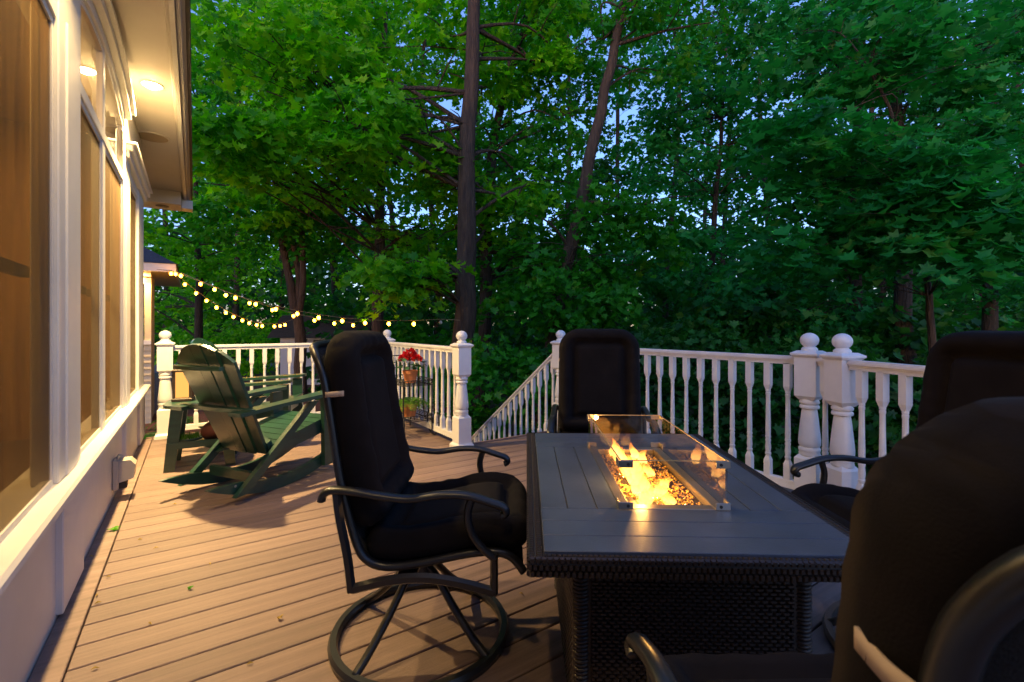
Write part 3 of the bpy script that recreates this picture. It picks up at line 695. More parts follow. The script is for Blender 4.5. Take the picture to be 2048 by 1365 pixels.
# fire bowl
PX, PY, PZ = .118, .308, TT - .035
pan = MB().bb(-.15, -PX, -.3425, .3425, TT - .05, TT + .001, .002).bb(PX, .15, -.3425, .3425, TT - .05, TT + .001, .002).bb(-PX, PX, -.3425, -PY, TT - .05, TT + .001, .002).bb(-PX, PX, PY, .3425, TT - .05, TT + .001, .002).bb(-PX, PX, -PY, PY, TT - .06, PZ)
pan = pan.build('burner_pan', 'pan', tb)
b = MB(); rr = random.Random(4)
for k in range(2600):
    x, y = rr.uniform(-PX + .006, PX - .006), rr.uniform(-PY + .006, PY - .006); s = rr.uniform(.0035, .0075)
    z = PZ + rr.uniform(.002, .016)
    M = Matrix.Rotation(rr.uniform(0, 6.28), 3, Vector((rr.uniform(-1, 1), rr.uniform(-1, 1), rr.uniform(-1, 1) + .01)).normalized())
    P = [M @ Vector(p) * s + Vector((x, y, z)) for p in ((1, 0, 0), (-.6, .9, 0), (-.5, -.8, .2), (0, .1, 1.0), (.1, 0, -1))]
    b.add(P, [(0, 1, 3), (1, 2, 3), (2, 0, 3), (1, 0, 4), (2, 1, 4), (0, 2, 4)])
o = b.build('fire_glass', 'fire_glass', tb); o['kind'] = 'stuff'
MB().bb(-.022, .022, -.27, .27, PZ, PZ + .014, .003).build('burner_bar', 'steel', tb)
def flame(x, y, w, h, seed):
    r2 = random.Random(seed); b = MB(); n, m_ = 10, 12; ph = r2.uniform(0, 6); lean = r2.uniform(-.25, .25)
    for i in range(m_ + 1):
        t = i / m_; rad = w * (math.sin(math.pi * min(1, (t * .9 + .12))) ** .8) * (1 - t) ** .35 * (.9 if t < 1 else 0) + .0006
        cx = math.sin(t * 4.5 + ph) * .014 * t + lean * h * t * .4; cy = math.cos(t * 3.7 + ph * 1.7) * .016 * t
        for k in range(n):
            a = 2 * math.pi * k / n; q = rad * (1 + .25 * math.sin(3 * a + ph + t * 5))
            b.v.append((cx + q * math.cos(a), cy + q * 1.35 * math.sin(a), t * h))
    b.f = [(i * n + k, i * n + (k + 1) % n, (i + 1) * n + (k + 1) % n, (i + 1) * n + k) for i in range(m_) for k in range(n)]
    o = b.build('flame', 'flame', tb, smooth=True); o.location = (x, y, PZ + .010); return o
for k, (x, y, w, h) in enumerate([(-.060, -.265, .022, .070), (-.050, -.215, .026, .095), (-.062, -.160, .022, .110), (.012, -.245, .022, .060), (-.030, -.120, .020, .085), (-.050, -.065, .022, .105), (-.025, -.01, .022, .085), (-.06, .02, .016, .07), (-.012, .075, .018, .07),
                                  (-.04, .055, .022, .085), (-.03, .11, .020, .065), (-.05, .165, .022, .085), (-.03, .215, .020, .065), (-.045, .26, .020, .075), (.005, -.17, .022, .07), (.0, .14, .016, .05), (.03, .03, .018, .06), (.045, .19, .018, .07), (.02, .25, .018, .075), (.05, -.09, .016, .05), (-.055, .29, .02, .08), (-.05, .13, .02, .09)]):
    flame(x, y, w * 1.1, h * .95, k)
fl = bpy.data.lights.new('fire_light', 'POINT'); fl.energy = 2.0; fl.color = (1, .5, .12); fl.shadow_soft_size = .012
flo = bpy.data.objects.new('fire_light', fl); COL.objects.link(flo); flo.parent = tb; flo.location = (-.045, -.16, TT + .03)
# wind guard: four glass panes with corner clips
wg = tag(empty('glass_wind_guard', (.470, 1.677, TT), -math.atan(.0312)), 'clear glass wind guard box round the flames with metal corner clips', 'wind guard')
GH = .137; gx, gy = .150, .3425
for nm, (x0, x1, y0, y1) in {'a': (-gx, gx, -gy - .003, -gy + .003), 'b': (-gx, gx, gy - .003, gy + .003), 'c': (-gx - .003, -gx + .003, -gy + .006, gy - .006), 'd': (gx - .003, gx + .003, -gy + .006, gy - .006)}.items():
    gpn = MB().bb(x0, x1, y0, y1, .004, GH).build('glass_pane', 'wind_glass', wg)
    MB().bb(x0 + .0008, x1 - .0008, y0 + .0008, y1 - .0008, GH + .0002, GH + .0022).build('polished_edge', 'glass_edge_glow', gpn)
for sx in (-1, 1):
    for sy in (-1, 1):
        for z0 in (.001, GH - .018):
            x, y = sx * gx, sy * gy
            q = MB().bb(min(x - sx * .034, x + sx * .007), max(x - sx * .034, x + sx * .007), min(y + sy * .0035, y + sy * .0075), max(y + sy * .0035, y + sy * .0075), z0, z0 + .020, .001)
            q.bb(min(x + sx * .0035, x + sx * .0075), max(x + sx * .0035, x + sx * .0075), min(y - sy * .034, y + sy * .0035), max(y - sy * .034, y + sy * .0035), z0, z0 + .020, .001)
            q = q.build('corner_clip', 'steel', wg)
            MB().lathe([(.001, 0), (.0045, 0), (.0045, .002), (.001, .002)], (x - sx * .02, y + sy * .0076, z0 + .010), 10, Matrix.Rotation(R(90 if sy < 0 else -90), 3, 'X')).build('screw', 'dark_edge', q)
# wicker base
bx0, bx1, by0, by1 = -.300, .295, -.505, .30
MB().bb(bx0 + .01, bx1 - .01, by0 + .01, by1 - .01, .02, TT - .050).build('base_core', 'wicker', tb)
b = MB()
weave(b, (bx0 + .045, by0 + .008, .02), X, Z, (0, -1, 0), bx1 - bx0 - .09, TT - .085, .021, .0098, .0055)
weave(b, (bx0 + .008, by0 + .045, .02), Y_, Z, (-1, 0, 0), by1 - by0 - .09, TT - .085, .021, .0098, .0055)
weave(b, (bx1 - .008, by0 + .045, .02), Y_, Z, (1, 0, 0), by1 - by0 - .09, TT - .085, .021, .0098, .0055)
o = b.build('wicker_panel', 'wicker', tb); o['kind'] = 'stuff'
for x, y in ((bx0 + .02, by0 + .02), (bx1 - .02, by0 + .02), (bx0 + .02, by1 - .02), (bx1 - .02, by1 - .02)):
    b = MB(); nn = 52
    for k in range(nn):
        z0 = .004 + k * (TT - .070) / nn; z1 = z0 + (TT - .070) / nn * .92; zm = (z0 + z1) / 2
        b.lathe([(.019, z0), (.0235 if k % 2 else .022, zm), (.019, z1)], (x, y, 0), n=12)
    o = b.build('leg', 'wicker', tb, smooth=True); o['kind'] = 'stuff'
# ------------------------------------------------------------------ green rocking chair (x forward, y left; x = 0 at the rear rocker tips)
def make_rocker():
    t = empty('rocking_chair')
    for sgn in (-1, 1):
        y = .225 * sgn; T = .016
        top, bot = [], []
        for k in range(25):
            x = 1.04 * k / 24; zb = .0005 + .47 * (x - .52) ** 2 * 1.0
            th = .078 * min(1, (x / .20) ** .75 + .02) if x < .20 else (.078 if x < .98 else .078 - (x - .98) * .9)
            bot.append((x, zb)); top.append((x, zb + max(.004, th)))
        MB().prism(bot + top[::-1], y - T, y + T, 'y').build('rocker', 'green_poly', t)
        for bxx, bz in ((.17, .11), (.86, .11)):
            MB().lathe([(.001, 0), (.009, 0), (.008, .003), (.001, .004)], (bxx, y + sgn * T, bz), 10, Matrix.Rotation(R(-90 * sgn), 3, 'X')).build('bolt', 'steel', t)
        yo = y + sgn * .043
        MB().prism([(.14, .05), (.225, .055), (.79, .555), (.715, .555)], yo - .019, yo + .019, 'y').build('diagonal_leg', 'green_poly', t)
        MB().prism([(.845, .06), (.935, .06), (.925, .575), (.835, .575)], yo - .0185, yo + .0185, 'y').build('front_leg', 'green_poly', t)
        MB().prism([(.36, .225), (.42, .225), (.935, .315), (.935, .405), (.88, .410), (.60, .335)], y - T + .044 * 0 - .001, y + T + .001, 'y').build('seat_rail', 'green_poly', t)
        ya = .285 * sgn
        sec = [(.13, .060), (.20, .063), (.45, .050), (.70, .060), (.86, .078), (.935, .070), (.955, .045)]
        b = MB(); m_ = len(sec)
        for x, hw in sec:
            z = .548 + (x - .13) * .055
            b.v += [(x, ya - hw, z), (x, ya + hw * .9, z), (x, ya + hw * .9, z + .024), (x, ya - hw, z + .024)]
        b.f = [(i * 4 + k, i * 4 + (k + 1) % 4, (i + 1) * 4 + (k + 1) % 4, (i + 1) * 4 + k) for i in range(m_ - 1) for k in range(4)] + [(0, 1, 2, 3), tuple((m_ - 1) * 4 + k for k in (3, 2, 1, 0))]
        b.build('arm_rest', 'green_poly', t)
    # seat slats
    for k in range(7):
        x0 = .42 + k * .0735; zz = lambda x: .290 + (x - .42) * .225
        x1 = x0 + .067
        MB().add([(x0, -.245, zz(x0)), (x1, -.245, zz(x1)), (x1, .245, zz(x1)), (x0, .245, zz(x0)), (x0, -.245, zz(x0) + .019), (x1, -.245, zz(x1) + .019), (x1, .245, zz(x1) + .019), (x0, .245, zz(x0) + .019)],
                 [(0, 3, 2, 1), (4, 5, 6, 7), (0, 1, 5, 4), (1, 2, 6, 5), (2, 3, 7, 6), (3, 0, 4, 7)]).build('seat_slat', 'green_poly', t)
    # fan back: five slats from (x .50, z .24) to (x .08, z 1.0)
    a0, a1 = Vector((.400, 0, .245)), Vector((.075, 0, .990)); d = a1 - a0; Lb = d.length; d.normalize(); nv = d.cross(Vector((0, 1, 0)))
    nsl = 5; wb, wt = .082, .104
    for k in range(nsl):
        c = k - 2; yb, yt = c * wb * 1.10, c * wt * 1.09; curve = .004 * c * c
        Q = [(yb - wb / 2, 0), (yb + wb / 2, 0)] + [(yt + wt / 2 * f, Lb * (1.0 - .17 * ((yt + wt / 2 * f) / .29) ** 2)) for f in (1, .6, .2, -.2, -.6, -1)]
        q = [a0 + d * l_ + Vector((0, y_, 0)) - nv * curve for y_, l_ in Q]; nq = len(q)
        MB().add([v_ - nv * .010 for v_ in q] + [v_ + nv * .010 for v_ in q], [tuple(range(nq)), tuple(range(nq, 2 * nq))[::-1]] + [(i, nq + i, nq + (i + 1) % nq, (i + 1) % nq) for i in range(nq)]).build('back_slat', 'green_poly', t)
    # cross braces behind the back: upper, arm level, lower
    for fr, hwid, hh, nm in ((.80, .225, .034, 'upper_brace'), (.44, .345, .062, 'arm_brace'), (.04, .235, .085, 'lower_brace')):
        p = a0 + d * (Lb * fr); b = MB(); m_ = 11
        for k in range(m_):
            f = -1 + 2 * k / (m_ - 1); bow = .035 * (1 - f * f)
            base = p + Vector((0, f * hwid, 0)) + nv * (.012 if False else 0) 
            o1 = Vector((-1, 0, 0)) if nm != 'lower_brace' else -Vector((nv.x, 0, nv.z))
            off0 = -.004 if nm == 'lower_brace' else .0
            up2 = Vector((0, 0, 1)) if nm != 'lower_brace' else d
            i0 = base + o1 * (.030 + off0); i1 = base + o1 * (.040 + bow + .022)
            hz = .012 if nm != 'lower_brace' else hh / 2
            b.v += [tuple(i0 - up2 * hz), tuple(i1 - up2 * hz), tuple(i1 + up2 * hz), tuple(i0 + up2 * hz)]
        b.f = [(i * 4 + k, i * 4 + (k + 1) % 4, (i + 1) * 4 + (k + 1) % 4, (i + 1) * 4 + k) for i in range(m_ - 1) for k in range(4)] + [(0, 1, 2, 3), tuple((m_ - 1) * 4 + k for k in (3, 2, 1, 0))]
        b.build(nm, 'green_poly', t)
    MB().bb(.88, .905, -.205, .205, .31, .39).build('front_apron', 'green_poly', t)
    MB().bb(.30, .335, -.205, .205, .09, .15).build('stretcher', 'green_poly', t)
    return t
rk = make_rocker(); fa = math.atan2(.914, .407)
rk.location = (-2.0, 2.85, 0); rk.rotation_euler = (0, 0, fa)
tag(rk, 'dark green slatted rocking chair nearest the house with lit back', 'rocking chair', 'green rocking chairs')
rk2 = copy_tree(rk); rk2.location = (-2.98, 4.32, 0); rk2.rotation_euler = (0, 0, R(12))
tag(rk2, 'dark green rocking chair mostly hidden behind the nearer rocker', 'rocking chair', 'green rocking chairs')
# ------------------------------------------------------------------ side table with lantern
stb = tag(empty('side_table', (-2.50, 3.80, 0), R(29)), 'small dark green side table with splayed legs between the rockers', 'side table')
b = MB(); m_ = 24; pr = []
for k in range(m_):
    a = 2 * math.pi * k / m_; e = lambda v: math.copysign(abs(v) ** .6, v); pr.append((.25 * e(math.cos(a)), .24 * e(math.sin(a))))
b.prism(pr, .475, .50, 'z'); b.build('top', 'green_poly', stb)
for sx in (-1, 1):
    for sy in (-1, 1):
        MB().prism([(sx * .235, 0), (sx * .165, 0), (sx * .11, .474), (sx * .19, .474)], sy * .175 - .018, sy * .175 + .018, 'y').build('leg', 'green_poly', stb)
MB().bb(-.20, .20, -.157, .157, .175, .198).bb(-.215, .215, -.20, -.194 + .0, .17, .22).build('shelf', 'green_poly', stb)
ln = tag(empty('lantern', (-2.655, 3.80, .50), R(25)), 'brown wooden lantern with glowing amber glass on the green side table', 'lantern')
MB().bb(-.07, .07, -.07, .07, 0, .025, .004).build('base', 'lantern_wood', ln)
for sx in (-1, 1):
    for sy in (-1, 1):
        MB().bb(sx * .055 - .009, sx * .055 + .009, sy * .055 - .009, sy * .055 + .009, .025, .235).build('corner_post', 'lantern_wood', ln)
MB().bb(-.068, .068, -.068, .068, .235, .255, .004).prism([(-.06, .255), (.06, .255), (.02, .285), (-.02, .285)], -.05, .05, 'y').build('roof', 'lantern_wood', ln)
MB().bb(-.048, .048, -.048, .048, .03, .232).build('glowing_glass', 'lantern_glow', ln)
# moss dish and brown pot on the low shelf
md = tag(empty('moss_dish', (-2.56, 3.70, .199), 0), 'shallow dish of green moss on the low shelf of the side table', 'dish')
MB().lathe([(.05, 0), (.105, .012), (.115, .03), (.10, .028), (.02, .02)], n=20).build('dish', 'green_poly', md, smooth=True)
b = MB(); rr = random.Random(9)
for k in range(170):
    a, r_ = rr.uniform(0, 6.28), .095 * math.sqrt(rr.random()); x, y = r_ * math.cos(a), r_ * math.sin(a); h = rr.uniform(.02, .05); dx, dy = rr.uniform(-.02, .02), rr.uniform(-.02, .02)
    b.add([(x - .004, y, .024), (x + .004, y, .024), (x + dx, y + dy, .024 + h)], [(0, 1, 2)])
b.build('moss', 'fern', md)
bp = tag(empty('brown_jar', (-2.40, 3.80, .199), R(20)), 'rounded reddish brown jar on the low shelf of the side table', 'jar')
Mx = Matrix.Rotation(R(62), 3, 'Y')
MB().lathe([(.02, -.10), (.055, -.085), (.075, -.03), (.072, .02), (.05, .065), (.03, .085), (.036, .10), (.026, .10), (.02, .08)], (0, 0, .072), 20, Mx).build('body', 'brown_clay', bp, smooth=True)
# ------------------------------------------------------------------ flower cart
fc = tag(empty('flower_cart', H(4.35, 1.83, 0), TH + R(90)), 'black wrought iron plant cart with curled rails and spoked wheels', 'plant cart')
# local x runs along the rail away from the camera (u), y towards the house
LC, WC = .62, .30
def shelf(z, nm):
    b = MB()
    for y in (-WC / 2, WC / 2): b.tube([(0, y, z), (LC, y, z)], .006, 6)
    for x in np.linspace(0, LC, 9): b.tube([(x, -WC / 2, z), (x, WC / 2, z)], .004, 5)
    for x in (0, LC): b.tube([(x, -WC / 2, z + .05), (x, WC / 2, z + .05)], .004, 5)
    for y in (-WC / 2, WC / 2): b.tube([(0, y, z + .055), (LC, y, z + .055)], .004, 5)
    b.build(nm, 'wrought_iron', fc, smooth=True)
    b = MB()
    def curl(c, ax, r):
        P = [(Vector(c) + Vector(ax) * (r * math.cos(a) * (1 - a / 9)) + Vector((0, 0, 1)) * (r * math.sin(a) * (1 - a / 9))) for a in np.linspace(0, 5.6, 14)]
        b.tube(P, .003, 4, cap=False)
    for y in (-WC / 2, WC / 2):
        for x in np.linspace(.035, LC - .035, 10): curl((x, y, z + .028), (1, 0, 0), .025)
    for x in (0, LC):
        for y in np.linspace(-WC / 2 + .03, WC / 2 - .03, 5): curl((x, y, z + .028), (0, 1, 0), .025)
    b.build('scrollwork', 'wrought_iron', fc)
shelf(.165, 'lower_shelf'); shelf(.515, 'upper_shelf')
for x in (.02, LC - .02):
    for y in (-WC / 2, WC / 2):
        MB().tube([(x, y, .0 if x > .3 else .05), (x, y, .56)], .007, 6).build('upright', 'wrought_iron', fc)
hoop = smoothpath([(LC, -WC / 2, .54), (LC, -WC / 2, .74), (LC, -.06, .775), (LC, .06, .775), (LC, WC / 2, .74), (LC, WC / 2, .54)], 5)
MB().tube(hoop, .006, 6).build('handle_hoop', 'wrought_iron', fc, smooth=True)
b = MB()
for y in np.linspace(-.10, .10, 4): b.tube([(LC, y, .54), (LC, y, .765)], .0035, 5)
b.tube([(LC, -WC / 2, .65), (LC, WC / 2, .65)], .0035, 5); b.build('handle_grid', 'wrought_iron', fc)
for y in (-WC / 2 - .03, WC / 2 + .03):
    c = Vector((.06, y, .145)); b = MB(); n = 26; rw = .140
    ring = [(c + Vector((rw * math.cos(2 * math.pi * k / n), 0, rw * math.sin(2 * math.pi * k / n)))) for k in range(n + 1)]
    b.tube(ring, .0075, 6, cap=False)
    for k in range(8):
        a = 2 * math.pi * k / 8; b.tube([c, c + Vector((.5 * rw * math.cos(a + .25), 0, .5 * rw * math.sin(a + .25))), c + Vector((rw * math.cos(a), 0, rw * math.sin(a)))], .004, 5)
    b.tube([c - Vector((0, .015, 0)), c + Vector((0, .015, 0))], .018, 10)
    b.build('wheel', 'wrought_iron', fc, smooth=True)
def pot(parent, r, h):
    MB().lathe([(r * .68, 0), (r * .92, h * .74), (r * 1.0, h * .75), (r * 1.02, h), (r * .92, h), (r * .88, h * .85), (.01, h * .84)], n=24).build('pot', 'terracotta', parent, smooth=True, auto=35)
    MB().lathe([(.005, h * .86), (r * .88, h * .86), (.005, h * .875)], n=16).build('soil', 'soil', parent)
def local_pt(o, x, y, z): return Matrix.Translation(o.location) @ Matrix.Rotation(o.rotation_euler[2], 4, 'Z') @ Vector((x, y, z))
p1 = tag(empty('potted_begonia', local_pt(fc, .22, 0, .524), .3), 'red flowering plant in a terracotta pot on the top shelf of the cart', 'potted plant')
pot(p1, .078, .125)
b = MB(); rr = random.Random(21)
for k in range(46):
    a = rr.uniform(0, 6.28); el = rr.uniform(-.3, .9); r_ = rr.uniform(.06, .135); L_ = rr.uniform(.045, .075)
    c = Vector((math.cos(a) * r_, math.sin(a) * r_, .150 + rr.uniform(0, .11))); dr = Vector((math.cos(a), math.sin(a), -el)).normalized(); sd_ = dr.cross(Vector((0, 0, 1))).normalized()
    b.add([c, c + dr * L_ * .5 + sd_ * L_ * .5, c + dr * L_, c + dr * L_ * .5 - sd_ * L_ * .5], [(0, 1, 2), (0, 2, 3)])
b.build('leaves', 'flower_leaf', p1)
b = MB()
for bx_, by_, bz_, br in ((.0, .02, .285, .072), (.065, -.03, .235, .052), (-.06, .04, .235, .055), (.02, .07, .245, .05)):
    for k in range(120):
        d_ = Vector((rr.gauss(0, 1), rr.gauss(0, 1), abs(rr.gauss(0, 1)) * .9 - .25)).normalized(); c = Vector((bx_, by_, bz_)) + d_ * br * rr.uniform(.55, 1.0)
        s1 = d_.cross(Vector((rr.uniform(-1, 1), rr.uniform(-1, 1), .3))).normalized() * rr.uniform(.012, .022); s2 = (d_ * .5 + s1.cross(d_) * 60 * .016).normalized() * rr.uniform(.012, .02)
        b.add([c - s1, c + s2, c + s1 * 1.0, c - s2 * .4], [(0, 1, 2, 3)])
b.build('flower_head', 'petal', p1)
p2 = tag(empty('potted_fern', local_pt(fc, .24, .0, .174), .3), 'bright green fern in a terracotta pot on the lower shelf of the cart', 'potted plant')
pot(p2, .085, .14)
def fern(parent, n, L0, z0, seed, m='fern'):
    r2 = random.Random(seed); b = MB()
    for k in range(n):
        a = r2.uniform(0, 6.28); L_ = L0 * r2.uniform(.6, 1.1); up_ = r2.uniform(.5, 1.2); pts_ = []
        for i in range(10):
            t = i / 9; rr_ = L_ * t * .85; pts_.append(Vector((math.cos(a) * rr_, math.sin(a) * rr_, z0 + L_ * (up_ * t - 1.15 * up_ * t * t * .95))))
        sd_ = Vector((-math.sin(a), math.cos(a), 0))
        for i in range(1, 10):
            w_ = .042 * math.sin(math.pi * (i / 10.5) ** .7) * (L0 / .26); d_ = (pts_[i] - pts_[i - 1])
            for e in (-1, 1):
                p = pts_[i]; q = p + sd_ * e * w_ + d_ * .35 + Vector((0, 0, -.006))
                b.add([p - d_ * .45, q - d_ * .12, q + d_ * .15, p + d_ * .2], [(0, 1, 2, 3)])
    return b.build('fronds', m, parent)
fern(p2, 34, .26, .12, 5)
p3 = tag(empty('potted_fern', local_pt(fc, .46, .0, .174), .8), 'second smaller fern pot on the cart, behind the dining chair', 'potted plant')
pot(p3, .07, .12); fern(p3, 24, .22, .1, 8)
# ------------------------------------------------------------------ string lights
def strand(name, a, b_, px, label, unlit=()):
    """bulbs hang from a wire in the vertical plane through a and b_"""
    a, b_ = Vector(a), Vector(b_); d = b_ - a; P = []
    for x, y in px:
        k = (x - 1024) / FPX; t = (k * a.y - a.x) / (d.x - k * d.y); Yd = a.y + d.y * t
        P.append(Vector((a.x + d.x * t, Yd, CAM_Z - (y - HOR) / FPX * Yd)))
    t_ = tag(empty('string_light', P[0]), label, 'string light', 'warm string lights')
    O = P[0]
    w_ = [a - O] + [p - O + Vector((0, 0, .05)) for p in P] + [b_ - O]
    MB().tube(w_, .0045, 5).build('wire', 'wire', t_)
    for i, p in enumerate(P):
        q = p - O
        MB().lathe([(.010, .022), (.012, .03), (.012, .052), (.004, .055)], q, 8).build('socket', 'dark_edge', t_)
        MB().lathe([(.004, -.040), (.021, -.030), (.029, -.006), (.024, .012), (.012, .024)], q, 10).build('bulb', 'plastic_cover' if i in unlit else 'bulb', t_, smooth=True)
    return t_
zz = lambda L_: [(290 + x * .29785, 480 + y * .29785) for x, y in L_]
EA = Vector((ec.x + .04, 8.6, 2.14))
strand('a', EA, (-.86, 7.75, 1.20), zz([(241, 240), (373, 295), (467, 332), (543, 370), (607, 388), (743, 430), (878, 464), (1022, 495), (1166, 521), (1324, 543), (1478, 556), (1637, 562), (1805, 563), (1985, 553)]),
       'longest warm string of bulbs reaching to the big tree trunk', unlit=(13,))
strand('b', EA, (-4.9, 11.4, 1.45), zz([(205, 228), (268, 298), (343, 358), (413, 408), (480, 453), (543, 488), (594, 516), (654, 540), (700, 558), (750, 570), (787, 577), (869, 580), (907, 577), (940, 570)]),
       'lowest sagging warm string of bulbs in front of the forked tree')
strand('c', EA, (-2.75, 9.85, 1.35), zz([(175, 225), (480 + 222, 424), (855, 470), (997, 510), (1138, 540), (1271, 560), (1397, 572)]),
       'middle warm string of bulbs ending behind the left dining chair')
# ------------------------------------------------------------------ litter on the deck
LOBES = [(0, -.5), (.10, -.22), (.42, -.34), (.36, -.08), (.52, .10), (.26, .14), (.22, .26), (0, .60), (-.22, .26), (-.26, .14), (-.52, .10), (-.36, -.08), (-.42, -.34), (-.10, -.22)]
def litter(name, px, py, s, m, label, group=None, lobed=True):
    Yd = CAM_Z * FPX / (py - HOR); p = Vector(((px - 1024) / FPX * Yd, Yd, .003)); r2 = random.Random(int(px * 7 + py)); b = MB()
    if lobed: b.add([(0, 0, .012)] + [(x * s, y * s, .002 + .012 * r2.random()) for x, y in LOBES], [(0, i + 1, (i + 1) % 14 + 1) for i in range(14)])
    else: b.add([(-s, 0, .001), (0, -s * .4, .004), (s, 0, .002), (0, s * .4, .006), (0, 0, .009)], [(0, 1, 4), (1, 2, 4), (2, 3, 4), (3, 0, 4)])
    o = b.build(name, m); o.location = p; o.rotation_euler = (0, 0, r2.uniform(0, 6)); o.modifiers.new('t', 'SOLIDIFY').thickness = .0015
    tag(o, label, 'leaf', group)
litter('fallen_leaf', 229, 1061, .055, 'leaf_bright', 'bright green fallen leaf on the deck beside the wall')
for k, (x, y, lab) in enumerate(((380, 1180, 'small yellow green leaf on the deck left of the dining chair'), (560, 1240, 'small curled leaf on the deck between the wall and the round chair base'), (960, 960, 'small leaf on the deck beyond the left chair arm'))):
    litter('fallen_leaf', x, y, .022, 'leaf_bright' if k != 1 else 'husk', lab)
for x, y in ((420, 1130), (300, 1250), (500, 1330), (194, 1193), (196, 1208), (183, 1115), (217, 1156), (280, 1081), (312, 1098), (190, 1340), (1043, 1190), (350, 1010)):
    litter('husk', x, y, .011, 'husk', 'tiny dry yellow seed husk on the deck boards', 'seed husks on the deck', False)
# ------------------------------------------------------------------ leaves
def leaf_shape(kind):
    if kind == 'maple':
        o = np.array([(0, -.5), (.12, -.24), (.44, -.36), (.36, -.08), (.54, .10), (.24, .14), (0, .62), (-.24, .14), (-.54, .10), (-.36, -.08), (-.44, -.36), (-.12, -.24)])
        z = np.array([-.02, 0, -.10, 0, -.12, .0, -.16, .0, -.12, 0, -.10, 0])
    else:
        o = np.array([(0, -.5), (.30, -.22), (.46, .06), (.16, .16), (0, .58), (-.16, .16), (-.46, .06), (-.30, -.22)])
        z = np.array([0, -.04, -.12, 0, -.14, 0, -.12, -.04])
    v = np.concatenate([[[0, 0, .03]], np.c_[o, z]]); n = len(o)
    f = np.array([(0, i + 1, (i + 1) % n + 1) for i in range(n)])
    return v, f
SHAPES = {k: leaf_shape(k) for k in ('maple', 'simple')}
def leaves_mesh(name, centers, sizes, tilt, kind, matn, parent, seed, out=None):
    """one mesh of many leaves; tilt (lo, hi) in degrees from level; out: outward unit vectors the tips hang along"""
    r = np.random.default_rng(seed); n = len(centers); V, F = SHAPES[kind]
    az = r.uniform(0, 2 * np.pi, n)
    if out is not None: az = np.arctan2(out[:, 1], out[:, 0]) + r.normal(0, .8, n)
    tl = np.radians(r.uniform(tilt[0], tilt[1], n)); rl = np.radians(r.normal(0, 28, n))
    ty = np.c_[np.cos(az) * np.cos(tl), np.sin(az) * np.cos(tl), -np.sin(tl)]           # tip direction
    sx = np.c_[-np.sin(az), np.cos(az), np.zeros(n)]
    nz = np.cross(sx, ty); nz *= -1
    sx2 = sx * np.cos(rl)[:, None] + nz * np.sin(rl)[:, None]; nz2 = np.cross(sx2, ty)
    P = centers[:, None, :] + sizes[:, None, None] * (V[None, :, 0:1] * sx2[:, None, :] + V[None, :, 1:2] * ty[:, None, :] + V[None, :, 2:3] * nz2[:, None, :])
    nv = len(V); P = P.reshape(-1, 3); idx = (F[None] + (np.arange(n) * nv)[:, None, None]).reshape(-1)
    me = bpy.data.meshes.new(name); me.vertices.add(len(P)); me.vertices.foreach_set('co', P.astype(np.float32).ravel())
    nf = len(idx) // 3; me.loops.add(len(idx)); me.loops.foreach_set('vertex_index', idx.astype(np.int32)); me.polygons.add(nf)
    me.polygons.foreach_set('loop_start', (np.arange(nf) * 3).astype(np.int32)); me.polygons.foreach_set('loop_total', np.full(nf, 3, np.int32)); me.update(calc_edges=True)
    me.materials.append(MAT[matn]); o = bpy.data.objects.new(name, me); COL.objects.link(o); o.parent = parent
    return o
NLEAF = [0]
